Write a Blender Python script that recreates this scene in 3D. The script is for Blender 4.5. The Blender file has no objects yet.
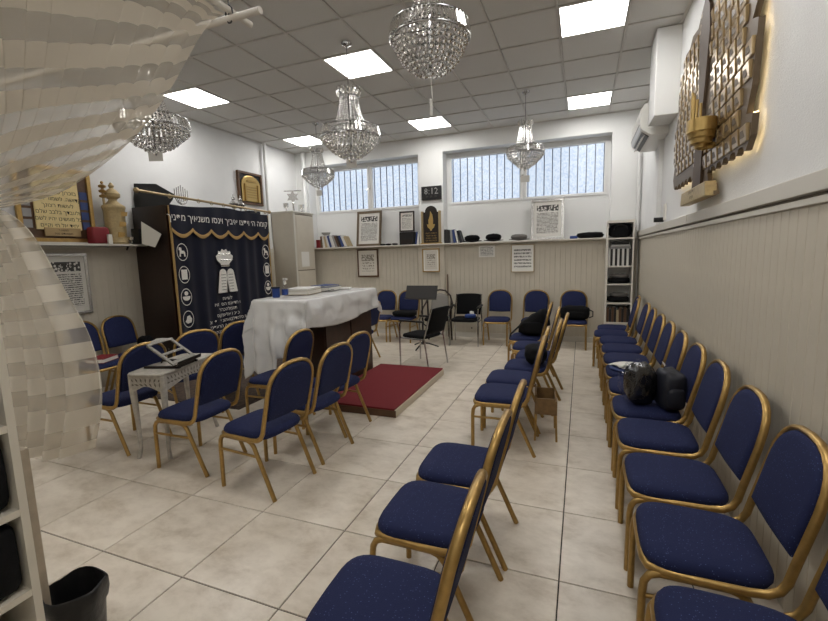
import bpy, math, random
from mathutils import Vector, Matrix, noise
random.seed(7)
S = bpy.context.scene
COL = S.collection
PI = math.pi

# ------------------------------------------------------------------ camera
CAM_H = 1.6018
cam_data = bpy.data.cameras.new('camera')
cam_data.sensor_width = 36.0
cam_data.lens = 431.59 / 828.0 * 36.0
cam_data.clip_start = 0.02
cam = bpy.data.objects.new('camera', cam_data)
COL.objects.link(cam)
yaw, pitch, roll = 0.37171, 0.12855, 0.02711
fw = Vector((-math.sin(yaw)*math.cos(pitch), math.cos(yaw)*math.cos(pitch), -math.sin(pitch)))
rt = Vector((math.cos(yaw), math.sin(yaw), 0.0))
dn = fw.cross(rt)
rt2 = rt*math.cos(roll) + dn*math.sin(roll)
dn2 = dn*math.cos(roll) - rt*math.sin(roll)
cam.matrix_world = Matrix(((rt2.x, -dn2.x, -fw.x, 0.0), (rt2.y, -dn2.y, -fw.y, 0.0), (rt2.z, -dn2.z, -fw.z, CAM_H), (0, 0, 0, 1)))
S.camera = cam

# ------------------------------------------------------------------ world, exposure
W = bpy.data.worlds.new('world')
S.world = W
W.use_nodes = True
bg = W.node_tree.nodes['Background']
bg.inputs[0].default_value = (0.74, 0.85, 1.0, 1)
bg.inputs[1].default_value = 0.44
S.view_settings.view_transform = 'Standard'
S.view_settings.look = 'None'
S.view_settings.gamma = 1.0
S.view_settings.use_curve_mapping = False
S.view_settings.exposure = 1.22
PANEL_STRENGTH = 8.0

# ------------------------------------------------------------------ helpers
def lin(c):
    r = []
    for v in c:
        v /= 255.0
        r.append(v/12.92 if v <= 0.04045 else ((v+0.055)/1.055)**2.4)
    return (r[0], r[1], r[2], 1.0)

MATS = {}
def mat(name, rgb, rough=0.6, metal=0.0, spec=0.5, noise_amt=0.0, noise_scale=20.0, bump=0.0, bump_scale=60.0, sheen=0.0, emit=None, estr=0.0, coat=0.0, vary=0.0):
    m = bpy.data.materials.new(name)
    m.use_nodes = True
    nt = m.node_tree
    b = nt.nodes['Principled BSDF']
    c = lin(rgb)
    b.inputs['Base Color'].default_value = c
    b.inputs['Roughness'].default_value = rough
    b.inputs['Metallic'].default_value = metal
    b.inputs['Specular IOR Level'].default_value = spec
    if coat: b.inputs['Coat Weight'].default_value = coat
    if sheen:
        b.inputs['Sheen Weight'].default_value = sheen
    tc = nt.nodes.new('ShaderNodeTexCoord')
    if noise_amt:
        n = nt.nodes.new('ShaderNodeTexNoise'); n.inputs['Scale'].default_value = noise_scale; n.inputs['Detail'].default_value = 5
        nt.links.new(tc.outputs['Object'], n.inputs['Vector'])
        r = nt.nodes.new('ShaderNodeMapRange'); r.inputs[1].default_value = 0.3; r.inputs[2].default_value = 0.7
        r.inputs[3].default_value = 1.0-noise_amt; r.inputs[4].default_value = 1.0+noise_amt
        nt.links.new(n.outputs['Fac'], r.inputs[0])
        mx = nt.nodes.new('ShaderNodeVectorMath'); mx.operation = 'SCALE'; mx.inputs[0].default_value = c[:3]
        nt.links.new(r.outputs[0], mx.inputs['Scale']); nt.links.new(mx.outputs[0], b.inputs['Base Color'])
    if bump:
        n2 = nt.nodes.new('ShaderNodeTexNoise'); n2.inputs['Scale'].default_value = bump_scale; n2.inputs['Detail'].default_value = 4
        nt.links.new(tc.outputs['Object'], n2.inputs['Vector'])
        bp = nt.nodes.new('ShaderNodeBump'); bp.inputs['Strength'].default_value = bump; bp.inputs['Distance'].default_value = 0.01
        nt.links.new(n2.outputs['Fac'], bp.inputs['Height']); nt.links.new(bp.outputs[0], b.inputs['Normal'])
    if emit:
        b.inputs['Emission Color'].default_value = lin(emit); b.inputs['Emission Strength'].default_value = estr
    MATS[name] = m
    return m

class MB:
    """collects geometry and links it as one mesh object"""
    def __init__(s):
        s.v = []; s.f = []; s.uv = {}
    def add(s, vs, fs):
        o = len(s.v)
        s.v += [tuple(p) for p in vs]
        s.f += [tuple(i+o for i in f) for f in fs]
        return o
    def box(s, x0, x1, y0, y1, z0, z1):
        s.add([(x0,y0,z0),(x1,y0,z0),(x1,y1,z0),(x0,y1,z0),(x0,y0,z1),(x1,y0,z1),(x1,y1,z1),(x0,y1,z1)],
              [(3,2,1,0),(4,5,6,7),(0,1,5,4),(1,2,6,5),(2,3,7,6),(3,0,4,7)])
        return s
    def obox(s, c, ax, ay, az):
        """oriented box from centre and three half-axis vectors"""
        c = Vector(c); ax = Vector(ax); ay = Vector(ay); az = Vector(az)
        vs = [c + a*ax + b*ay + d*az for d in (-1, 1) for (a, b) in ((-1,-1),(1,-1),(1,1),(-1,1))]
        s.add(vs, [(3,2,1,0),(4,5,6,7),(0,1,5,4),(1,2,6,5),(2,3,7,6),(3,0,4,7)])
        return s
    def tube(s, pts, r, n=8, r2=None, closed=False, up=None):
        pts = [Vector(p) for p in pts]
        m = len(pts); prev = None; rings = []
        for i, p in enumerate(pts):
            if closed: t = pts[(i+1) % m] - pts[i-1]
            else: t = pts[min(i+1, m-1)] - pts[max(i-1, 0)]
            if t.length < 1e-9: t = Vector((0, 0, 1))
            t.normalize()
            if prev is None:
                a = Vector(up) if up else (Vector((0,0,1)) if abs(t.z) < .9 else Vector((1,0,0)))
                nx = t.cross(a)
                if nx.length < 1e-6: nx = t.cross(Vector((0, 1, 0)))
                nx.normalize()
            else:
                nx = prev - t*prev.dot(t); nx.normalize()
            prev = nx; ny = t.cross(nx)
            rr = r[i] if isinstance(r, (list, tuple)) else r
            q = rr if r2 is None else r2
            rings.append([p + nx*math.cos(2*PI*k/n)*rr + ny*math.sin(2*PI*k/n)*q for k in range(n)])
        vs = [v for ring in rings for v in ring]
        fs = []
        for i in range(m if closed else m-1):
            j = (i+1) % m
            for k in range(n):
                l = (k+1) % n
                fs.append((i*n+k, i*n+l, j*n+l, j*n+k))
        if not closed:
            fs.append(tuple(range(n-1, -1, -1))); fs.append(tuple((m-1)*n+k for k in range(n)))
        s.add(vs, fs)
        return s
    def lathe(s, prof, n=24, c=(0, 0, 0), sx=1.0, sy=1.0, cap=True):
        vs = []; fs = []
        for (r, z) in prof:
            for k in range(n):
                a = 2*PI*k/n
                vs.append((c[0]+r*math.cos(a)*sx, c[1]+r*math.sin(a)*sy, c[2]+z))
        for i in range(len(prof)-1):
            for k in range(n):
                l = (k+1) % n
                fs.append((i*n+k, i*n+l, (i+1)*n+l, (i+1)*n+k))
        if cap:
            fs.append(tuple(range(n-1, -1, -1))); fs.append(tuple((len(prof)-1)*n+k for k in range(n)))
        s.add(vs, fs)
        return s
    def ball(s, c, r, n=6, m=4, sz=1.0):
        vs = [(c[0], c[1], c[2]-r*sz)]; fs = []
        for i in range(1, m):
            a = PI*i/m
            for k in range(n):
                b = 2*PI*k/n
                vs.append((c[0]+r*math.sin(a)*math.cos(b), c[1]+r*math.sin(a)*math.sin(b), c[2]-r*math.cos(a)*sz))
        vs.append((c[0], c[1], c[2]+r*sz)); e = len(vs)-1
        for k in range(n):
            l = (k+1) % n
            fs.append((0, 1+l, 1+k))
            for i in range(m-2):
                fs.append((1+i*n+k, 1+i*n+l, 1+(i+1)*n+l, 1+(i+1)*n+k))
            fs.append((1+(m-2)*n+k, 1+(m-2)*n+l, e))
        s.add(vs, fs)
        return s
    def prism(s, poly, o, ax, ay, n, h):
        """polygon (list of 2D) in plane o+ax*x+ay*y, extruded by h along n"""
        o = Vector(o); ax = Vector(ax); ay = Vector(ay); n = Vector(n)
        k = len(poly)
        a = [o+ax*p[0]+ay*p[1] for p in poly]; b = [q+n*h for q in a]
        s.add(a+b, [tuple(range(k-1, -1, -1)), tuple(range(k, 2*k))]+[(i, (i+1) % k, k+(i+1) % k, k+i) for i in range(k)])
        return s
    def rings(s, rs, close=True):
        """list of equal-length vertex rings, capped at both ends"""
        n = len(rs[0]); fs = []
        for i in range(len(rs)-1):
            for k in range(n):
                l = (k+1) % n
                fs.append((i*n+k, i*n+l, (i+1)*n+l, (i+1)*n+k))
        if close:
            fs.append(tuple(range(n-1, -1, -1))); fs.append(tuple((len(rs)-1)*n+k for k in range(n)))
        s.add([v for r in rs for v in r], fs)
        return s
    def grid(s, fn, nu, nv, uv=True):
        o = len(s.v)
        for j in range(nv+1):
            for i in range(nu+1):
                p = fn(i/nu, j/nv)
                s.uv[len(s.v)] = (p[3], p[4]) if len(p) > 3 else (i/nu, j/nv)
                s.v.append(tuple(p[:3]))
        w = nu+1
        for j in range(nv):
            for i in range(nu):
                s.f.append((o+j*w+i, o+j*w+i+1, o+(j+1)*w+i+1, o+(j+1)*w+i))
        return s
    def mesh(s, name, m, smooth=False):
        me = bpy.data.meshes.new(name)
        me.from_pydata(s.v, [], s.f)
        if s.uv:
            l = me.uv_layers.new(name='UVMap')
            for lp in me.loops:
                l.data[lp.index].uv = s.uv.get(lp.vertex_index, (0, 0))
        me.materials.append(MATS[m] if isinstance(m, str) else m)
        if smooth is True:
            me.polygons.foreach_set('use_smooth', [True]*len(me.polygons))
        elif smooth:
            me.polygons.foreach_set('use_smooth', [True]*len(me.polygons))
            me.set_sharp_from_angle(angle=math.radians(smooth))
        me.update()
        return me
    def build(s, name, m, parent=None, smooth=False, loc=None, bevel=0.0, label=None, kind=None, rz=None):
        o = bpy.data.objects.new(name, s.mesh(name, m, smooth))
        COL.objects.link(o)
        if parent: o.parent = parent
        if loc: o.location = loc
        if rz is not None: o.rotation_euler = (0, 0, rz)
        if bevel:
            b = o.modifiers.new('bevel', 'BEVEL'); b.width = bevel; b.segments = 2; b.limit_method = 'ANGLE'
        if label: o['label'] = label
        if kind: o['kind'] = kind
        return o

def tag(o, label, cat, group=None):
    o['label'] = label; o['category'] = cat
    if group: o['group'] = group
    return o
def thing(name, label, cat, loc=(0, 0, 0), rz=0.0, group=None):
    o = bpy.data.objects.new(name, None)
    o.empty_display_size = 0.1
    COL.objects.link(o); o.location = loc; o.rotation_euler = (0, 0, rz)
    return tag(o, label, cat, group)
def link_copy(o, parent=None):
    c = o.copy(); COL.objects.link(c); c.parent = parent
    for ch in o.children: link_copy(ch, c)
    return c
def text(name, lines, size, m, parent, loc, right, up, align='CENTER', spacing=1.3, heb=True, lift=0.0015, sx=1.0):
    """lines of real lettering, joined into one mesh part"""
    right = Vector(right); up = Vector(up); nrm = right.cross(up); mb = MB()
    for i, ln in enumerate(lines):
        if not ln.strip(): continue
        c = bpy.data.curves.new('t', 'FONT'); c.body = ln[::-1] if heb else ln
        c.size = size; c.align_x = align; c.resolution_u = 1
        o = bpy.data.objects.new('t', c); COL.objects.link(o)
        dg = bpy.context.evaluated_depsgraph_get()
        me = bpy.data.meshes.new_from_object(o.evaluated_get(dg))
        off = Vector(loc) - up*(i*size*spacing)
        vs = [off + right*(v.co.x*sx) + up*v.co.y + nrm*lift for v in me.vertices]
        mb.add(vs, [tuple(p.vertices) for p in me.polygons])
        bpy.data.objects.remove(o); bpy.data.meshes.remove(me); bpy.data.curves.remove(c)
    return mb.build(name, m, parent, kind='stuff')
def arc(c, r, a0, a1, n=8):
    return [(c[0]+r*math.cos(a0+(a1-a0)*i/n), c[1]+r*math.sin(a0+(a1-a0)*i/n)) for i in range(n+1)]
def blob(mb, c, d, p=2.6, seed=0, amt=0.1, n=18, m=12, fr=2.5, rz=0.0):
    """lumpy rounded box (superellipsoid with noise), d = half sizes"""
    rs = []
    sp = lambda v, e: math.copysign(abs(v)**e, v)
    e = 2.0/p
    for i in range(m+1):
        a = -PI/2 + PI*(0.02+0.96*i/m)
        ring = []
        for k in range(n):
            b = 2*PI*k/n
            x, y, z = sp(math.cos(a), e)*sp(math.cos(b), e), sp(math.cos(a), e)*sp(math.sin(b), e), sp(math.sin(a), e)
            q = noise.noise(Vector((x*fr+seed*7.1, y*fr, z*fr)))*amt + 1.0
            zz = z*d[2]*(q if z > 0 else 1.0)
            X, Y = x*d[0]*q, y*d[1]*q
            ring.append((c[0]+X*math.cos(rz)-Y*math.sin(rz), c[1]+X*math.sin(rz)+Y*math.cos(rz), c[2]+zz))
        rs.append(ring)
    mb.rings(rs)
    return mb

# ------------------------------------------------------------------ materials
mat('wall_white', (223, 223, 222), 0.85, noise_amt=0.03, noise_scale=3, bump=0.35, bump_scale=130)
mat('wall_plain', (224, 224, 222), 0.8, noise_amt=0.02, noise_scale=2)
mat('panel_beige', (198, 190, 174), 0.42, noise_amt=0.03, noise_scale=6)
mat('panel_dark', (120, 111, 98), 0.6)
mat('trim_cream', (204, 199, 188), 0.45)
mat('ceiling_tile', (204, 202, 198), 0.9, noise_amt=0.03, noise_scale=90, bump=0.2, bump_scale=250)
mat('ceiling_bar', (196, 192, 186), 0.6)
mat('tile_gap', (60, 57, 53), 0.9)
mat('grout', (34, 29, 24), 0.95)
mat('gold', (172, 140, 84), 0.34, 0.75, noise_amt=0.12, noise_scale=40)
mat('gold_bright', (190, 160, 100), 0.32, 0.75)
mat('gold_pale', (176, 156, 114), 0.45, 0.3, noise_amt=0.12, noise_scale=40)
mat('brass', (172, 152, 116), 0.35, 0.7)
mat('silver', (205, 203, 200), 0.25, 0.9)
mat('chrome', (185, 185, 185), 0.15, 1.0)
mat('black_plastic', (13, 13, 14), 0.4)
mat('black_cloth', (9, 9, 11), 0.85, spec=0.25, bump=0.3, bump_scale=40)
mat('black_felt', (11, 11, 13), 0.9, spec=0.2)
mat('black_gloss', (18, 18, 19), 0.15, bump=0.5, bump_scale=14)
mat('dark_wood', (38, 24, 17), 0.4, noise_amt=0.2, noise_scale=14)
mat('table_wood', (54, 33, 22), 0.35, noise_amt=0.25, noise_scale=12)
mat('mid_wood', (88, 62, 40), 0.5, noise_amt=0.2, noise_scale=16)
mat('basket_wood', (120, 92, 56), 0.55, noise_amt=0.2, noise_scale=30)
mat('post_wood', (178, 165, 146), 0.6, noise_amt=0.1, noise_scale=20)
mat('white_paint', (222, 217, 206), 0.5)
mat('cream_laminate', (210, 202, 186), 0.5)
mat('white_wash', (178, 172, 162), 0.6, noise_amt=0.18, noise_scale=30, bump=0.3, bump_scale=40)
mat('grey_carving', (104, 98, 90), 0.7)
mat('velvet', (9, 12, 34), 0.95, sheen=0.12, noise_amt=0.15, noise_scale=6)
mat('velvet_black', (11, 11, 20), 0.95)
mat('gold_braid', (172, 140, 86), 0.6, 0.2, noise_amt=0.25, noise_scale=150)
mat('silver_thread', (232, 229, 222), 0.5, 0.15, noise_amt=0.2, noise_scale=90)
mat('white_thread', (240, 238, 232), 0.7)
mat('paper', (226, 223, 214), 0.8)
mat('paper_grey', (196, 193, 186), 0.8)
mat('parchment', (224, 203, 148), 0.7, noise_amt=0.05, noise_scale=20)
mat('ink', (40, 34, 26), 0.8)
mat('ink_grey', (96, 92, 88), 0.8)
mat('lcd_grey', (150, 150, 148), 0.6)
mat('red_carpet', (112, 28, 34), 0.95, noise_amt=0.2, noise_scale=220, bump=0.4, bump_scale=300)
mat('carpet_edge', (198, 186, 164), 0.7)
mat('cloth_white', (214, 213, 211), 0.22, spec=0.65, bump=0.9, bump_scale=7)
mat('blue_plastic', (34, 62, 128), 0.4)
mat('book_blue', (48, 66, 116), 0.6)
mat('book_navy', (14, 17, 30), 0.6)
mat('book_white', (206, 204, 200), 0.6)
mat('book_grey', (150, 148, 146), 0.6)
mat('book_brown', (92, 66, 46), 0.6)
mat('book_tan', (176, 158, 126), 0.6)
mat('book_black', (34, 32, 32), 0.6)
mat('book_red', (126, 30, 38), 0.6)
mat('grey_fabric', (142, 138, 132), 0.9)
mat('ac_white', (218, 216, 210), 0.35)
mat('rod_white', (206, 200, 190), 0.4)
mat('bronze', (96, 80, 60), 0.5, 0.15, noise_amt=0.08, noise_scale=10)
mat('bronze_dark', (40, 32, 26), 0.5, 0.3)
mat('plate_silver', (170, 146, 106), 0.28, 0.6)
mat('bin_black', (24, 24, 25), 0.35, bump=0.6, bump_scale=16)
mat('hat_grey', (110, 106, 102), 0.9)
mat('green_frame', (96, 84, 66), 0.5)
mat('lamp', (255, 255, 255), 0.5, emit=(255, 253, 250), estr=PANEL_STRENGTH)
mat('led', (255, 240, 200), 0.5, emit=(255, 226, 170), estr=5.0)

def nodes(m):
    return m.node_tree.nodes, m.node_tree.links
def newmat(name):
    m = bpy.data.materials.new(name); m.use_nodes = True; MATS[name] = m
    return m
# navy upholstery with fine pale specks
m = mat('navy_fabric', (28, 35, 72), 0.85, spec=0.3, bump=0.25, bump_scale=400)
N, L = nodes(m)
tc = N.new('ShaderNodeTexCoord'); vo = N.new('ShaderNodeTexVoronoi'); vo.inputs['Scale'].default_value = 85
L.new(tc.outputs['Object'], vo.inputs['Vector'])
ma = N.new('ShaderNodeMath'); ma.operation = 'LESS_THAN'; ma.inputs[1].default_value = 0.15
L.new(vo.outputs['Distance'], ma.inputs[0])
mx = N.new('ShaderNodeMix'); mx.data_type = 'RGBA'; mx.inputs[6].default_value = lin((28, 35, 72)); mx.inputs[7].default_value = lin((72, 88, 130))
L.new(ma.outputs[0], mx.inputs[0]); L.new(mx.outputs[2], N['Principled BSDF'].inputs['Base Color'])
# floor tile: mottled beige stone, slightly different per tile
m = mat('floor_tile', (196, 184, 166), 0.3, spec=0.45)
N, L = nodes(m)
tc = N.new('ShaderNodeTexCoord'); oi = N.new('ShaderNodeObjectInfo')
cb = N.new('ShaderNodeVectorMath'); cb.operation = 'MULTIPLY_ADD'; cb.inputs[1].default_value = (1, 1, 1)
sc = N.new('ShaderNodeVectorMath'); sc.operation = 'SCALE'; sc.inputs[0].default_value = (31, 17, 0); L.new(oi.outputs['Random'], sc.inputs['Scale'])
L.new(tc.outputs['Object'], cb.inputs[0]); L.new(sc.outputs[0], cb.inputs[2])
mp = N.new('ShaderNodeMapping'); mp.inputs['Scale'].default_value = (1.0, 1.5, 1); mp.inputs['Rotation'].default_value = (0, 0, 0.5); L.new(cb.outputs[0], mp.inputs['Vector'])
n1 = N.new('ShaderNodeTexNoise'); n1.inputs['Scale'].default_value = 3.6; n1.inputs['Detail'].default_value = 11; n1.inputs['Roughness'].default_value = 0.68; n1.inputs['Distortion'].default_value = 0.15
L.new(mp.outputs[0], n1.inputs['Vector'])
cr = N.new('ShaderNodeValToRGB')
cr.color_ramp.elements[0].position = 0.30; cr.color_ramp.elements[0].color = lin((182, 168, 148))
cr.color_ramp.elements[1].position = 0.6; cr.color_ramp.elements[1].color = lin((221, 211, 196))
e = cr.color_ramp.elements.new(0.46); e.color = lin((208, 197, 181))
L.new(n1.outputs['Fac'], cr.inputs[0]); L.new(cr.outputs[0], N['Principled BSDF'].inputs['Base Color'])
# crystal
m = newmat('crystal'); N, L = nodes(m)
out = N['Material Output']; N.remove(N['Principled BSDF'])
gl = N.new('ShaderNodeBsdfGlass'); gl.inputs['IOR'].default_value = 1.6; gl.inputs['Roughness'].default_value = 0.05; gl.inputs['Color'].default_value = (.93, .93, .92, 1)
gs = N.new('ShaderNodeBsdfGlossy'); gs.inputs['Roughness'].default_value = 0.12; gs.inputs['Color'].default_value = (.97, .96, .94, 1)
mi = N.new('ShaderNodeMixShader'); mi.inputs[0].default_value = 0.6
L.new(gl.outputs[0], mi.inputs[1]); L.new(gs.outputs[0], mi.inputs[2]); L.new(mi.outputs[0], out.inputs[0])
# window pane: obscured clear glass, daylight comes through
m = newmat('pane_glass'); N, L = nodes(m); out = N['Material Output']; N.remove(N['Principled BSDF'])
tp = N.new('ShaderNodeBsdfTransparent'); tc = N.new('ShaderNodeTexCoord')
n1 = N.new('ShaderNodeTexNoise'); n1.inputs['Scale'].default_value = 30; n1.inputs['Detail'].default_value = 3
L.new(tc.outputs['Object'], n1.inputs['Vector'])
cr = N.new('ShaderNodeValToRGB'); cr.color_ramp.elements[0].position = 0.38; cr.color_ramp.elements[0].color = (.93, .95, .98, 1); cr.color_ramp.elements[1].position = 0.55; cr.color_ramp.elements[1].color = (1, 1, 1, 1)
L.new(n1.outputs['Fac'], cr.inputs[0]); L.new(cr.outputs[0], tp.inputs[0])
gs = N.new('ShaderNodeBsdfGlossy'); gs.inputs['Roughness'].default_value = 0.25
mi = N.new('ShaderNodeMixShader'); mi.inputs[0].default_value = 0.05
L.new(tp.outputs[0], mi.inputs[1]); L.new(gs.outputs[0], mi.inputs[2]); L.new(mi.outputs[0], out.inputs[0])
# clear thin plastic
m = newmat('clear_plastic'); N, L = nodes(m); out = N['Material Output']; N.remove(N['Principled BSDF'])
tp = N.new('ShaderNodeBsdfTransparent'); tp.inputs[0].default_value = (.97, .97, .98, 1)
gs = N.new('ShaderNodeBsdfGlossy'); gs.inputs['Roughness'].default_value = 0.12
mi = N.new('ShaderNodeMixShader'); mi.inputs[0].default_value = 0.06
L.new(tp.outputs[0], mi.inputs[1]); L.new(gs.outputs[0], mi.inputs[2]); L.new(mi.outputs[0], out.inputs[0])
# sheer curtain woven in dense and open bands (v runs along the drop)
m = newmat('sheer_band'); N, L = nodes(m); out = N['Material Output']; pb = N['Principled BSDF']
uv = N.new('ShaderNodeUVMap'); sp = N.new('ShaderNodeSeparateXYZ'); L.new(uv.outputs[0], sp.inputs[0])
fr = N.new('ShaderNodeMath'); fr.operation = 'FRACT'; L.new(sp.outputs['Y'], fr.inputs[0])
st = N.new('ShaderNodeMath'); st.operation = 'LESS_THAN'; st.inputs[1].default_value = 0.52; L.new(fr.outputs[0], st.inputs[0])
df = N.new('ShaderNodeBsdfDiffuse'); df.inputs[0].default_value = lin((212, 205, 192))
tl = N.new('ShaderNodeBsdfTranslucent'); tl.inputs[0].default_value = lin((200, 190, 172))
m1 = N.new('ShaderNodeMixShader'); m1.inputs[0].default_value = 0.16
L.new(df.outputs[0], m1.inputs[1]); L.new(tl.outputs[0], m1.inputs[2])
tp = N.new('ShaderNodeBsdfTransparent'); tp.inputs[0].default_value = (.95, .93, .9, 1)
al = N.new('ShaderNodeMapRange'); al.inputs[3].default_value = 0.42; al.inputs[4].default_value = 0.93; L.new(st.outputs[0], al.inputs[0])
m2 = N.new('ShaderNodeMixShader'); L.new(al.outputs[0], m2.inputs[0]); L.new(tp.outputs[0], m2.inputs[1]); L.new(m1.outputs[0], m2.inputs[2])
L.new(m2.outputs[0], out.inputs[0]); N.remove(pb)
# printed sheets: ink in ragged lines on paper (u, v across the sheet)
def print_mat(name, paper, ink, lines, words=26.0, margin=0.1, fill=0.45, header=0.0):
    m = mat(name, paper, 0.75); N, L = nodes(m)
    def M(op, a, b=None):
        n = N.new('ShaderNodeMath'); n.operation = op
        for i, x in enumerate((a, b)):
            if x is None: continue
            if isinstance(x, (int, float)): n.inputs[i].default_value = x
            else: L.new(x, n.inputs[i])
        return n.outputs[0]
    uv = N.new('ShaderNodeUVMap'); sp = N.new('ShaderNodeSeparateXYZ'); L.new(uv.outputs[0], sp.inputs[0])
    u, v = sp.outputs['X'], sp.outputs['Y']
    vl = M('MULTIPLY', v, float(lines)); fr = M('FRACT', vl); fl = M('FLOOR', vl)
    band = M('MULTIPLY', M('GREATER_THAN', fr, 0.25), M('LESS_THAN', fr, 0.78))
    cb = N.new('ShaderNodeCombineXYZ'); L.new(M('MULTIPLY', u, words), cb.inputs[0]); L.new(M('MULTIPLY', fl, 3.7), cb.inputs[1])
    L.new(M('MULTIPLY', fr, 1.2), cb.inputs[2])
    ns = N.new('ShaderNodeTexNoise'); ns.inputs['Scale'].default_value = 1.6; ns.inputs['Detail'].default_value = 2; L.new(cb.outputs[0], ns.inputs['Vector'])
    word = M('GREATER_THAN', ns.outputs['Fac'], fill)
    inside = M('MULTIPLY', M('MULTIPLY', M('GREATER_THAN', u, margin), M('LESS_THAN', u, 1-margin)), M('MULTIPLY', M('GREATER_THAN', v, margin), M('LESS_THAN', v, 1-margin-header)))
    f = M('MULTIPLY', M('MULTIPLY', band, word), inside)
    if header:
        hb = M('MULTIPLY', M('MULTIPLY', M('GREATER_THAN', v, 1-margin-header*.85), M('LESS_THAN', v, 1-margin)), M('MULTIPLY', M('GREATER_THAN', u, margin), M('LESS_THAN', u, 1-margin)))
        c2 = N.new('ShaderNodeCombineXYZ'); L.new(M('MULTIPLY', u, 14.0), c2.inputs[0]); L.new(M('MULTIPLY', v, 18.0), c2.inputs[1])
        n2 = N.new('ShaderNodeTexVoronoi'); n2.inputs['Scale'].default_value = 1.0; L.new(c2.outputs[0], n2.inputs['Vector'])
        f = M('MAXIMUM', f, M('MULTIPLY', hb, M('GREATER_THAN', n2.outputs['Distance'], 0.42)))
    mx = N.new('ShaderNodeMix'); mx.data_type = 'RGBA'; mx.inputs[6].default_value = lin(paper); mx.inputs[7].default_value = lin(ink)
    L.new(f, mx.inputs[0]); L.new(mx.outputs[2], N['Principled BSDF'].inputs['Base Color'])
    return m
print_mat('print_document', (206, 203, 196), (66, 64, 62), 26, header=0.2)
print_mat('print_light', (214, 210, 202), (120, 116, 110), 14, header=0.16)
print_mat('print_drawing', (206, 200, 188), (140, 132, 120), 9, 12, 0.16, 0.52, header=0.3)
print_mat('print_notice', (226, 224, 218), (110, 108, 106), 8)
print_mat('print_gold', (190, 158, 92), (110, 82, 38), 16, 16, 0.14, 0.5, header=0.24)
# ================================================================== THE SETTING
XL, XR, YF, YB, ZC = -5.77, 0.88, -1.6, 8.03, 3.792
NICHE = 8.28
def struct(name, mb, m, **k):
    o = mb.build(name, m, **k)
    o['kind'] = 'structure'
    return o
# floor: dark bed with separate tiles
floor = struct('floor', MB().box(XL-.1, XR+.1, YF-.1, 8.45, -0.12, -0.006), 'grout')
T, FX, FY = 0.5997, -3.6697, 2.0361
shared = {}
def tile_piece(x0, x1, y0, y1, z0, z1, name, m, parent, bevel=0.0):
    key = (name, round(x1-x0, 3), round(y1-y0, 3))
    if key not in shared:
        hx, hy = (x1-x0)/2, (y1-y0)/2
        b = 0.0022
        mb = MB()
        mb.rings([[(-hx, -hy, z0), (hx, -hy, z0), (hx, hy, z0), (-hx, hy, z0)],
                  [(-hx, -hy, z1-b*(1 if z1 > z0 else -1)), (hx, -hy, z1-b*(1 if z1 > z0 else -1)), (hx, hy, z1-b*(1 if z1 > z0 else -1)), (-hx, hy, z1-b*(1 if z1 > z0 else -1))],
                  [(-hx+b, -hy+b, z1), (hx-b, -hy+b, z1), (hx-b, hy-b, z1), (-hx+b, hy-b, z1)]])
        shared[key] = mb.mesh(name, m)
    o = bpy.data.objects.new(name, shared[key]); COL.objects.link(o)
    o.parent = parent; o.location = ((x0+x1)/2, (y0+y1)/2, 0)
    return o
g = 0.003
for i in range(-5, 9):
    for j in range(-7, 12):
        x0, x1 = max(FX+i*T, XL), min(FX+(i+1)*T, XR)
        y0, y1 = max(FY+j*T, YF), min(FY+(j+1)*T, YB)
        if x1-x0 < .03 or y1-y0 < .03: continue
        tile_piece(x0+g, x1-g, y0+g, y1-g, -0.006, 0.0, 'floor_tile', 'floor_tile', floor)
# ceiling: grid of bars with lay-in tiles
ceiling = struct('ceiling', MB().box(XL-.1, XR+.1, YF-.1, 8.45, ZC+.03, ZC+.2), 'tile_gap')
CT, CX, CY = 0.625, -2.7615, 4.4419
LIGHTS = [(c, r) for r in (-8, -4, 0, 4) for c in (-4, 0, 4) if (c, r) != (-4, -4)]
bars = MB()
xs = [CX+i*CT for i in range(-5, 7) if XL < CX+i*CT < XR]
ys = [CY+j*CT for j in range(-10, 7) if YF < CY+j*CT < YB]
for x in xs: bars.box(x-.0085, x+.0085, YF, YB, ZC-.004, ZC+.03)
for y in ys: bars.box(XL, XR, y-.0085, y+.0085, ZC-.003, ZC+.03)
bars.box(XR-.03, XR, YF, YB, ZC-.004, ZC+.03); bars.box(XL, XL+.03, YF, YB, ZC-.004, ZC+.03); bars.box(XL, XR, YB-.03, YB, ZC-.004, ZC+.03)
bars.build('ceiling_grid', 'ceiling_bar', ceiling)
for i in range(-6, 7):
    for j in range(-11, 7):
        if (i, j) in LIGHTS: continue
        x0, x1 = max(CX+i*CT, XL), min(CX+(i+1)*CT, XR)
        y0, y1 = max(CY+j*CT, YF), min(CY+(j+1)*CT, YB)
        if x1-x0 < .05 or y1-y0 < .05: continue
        tile_piece(x0+.012, x1-.012, y0+.012, y1-.012, ZC+.03, ZC+.008, 'ceiling_tile', 'ceiling_tile', ceiling)
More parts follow.
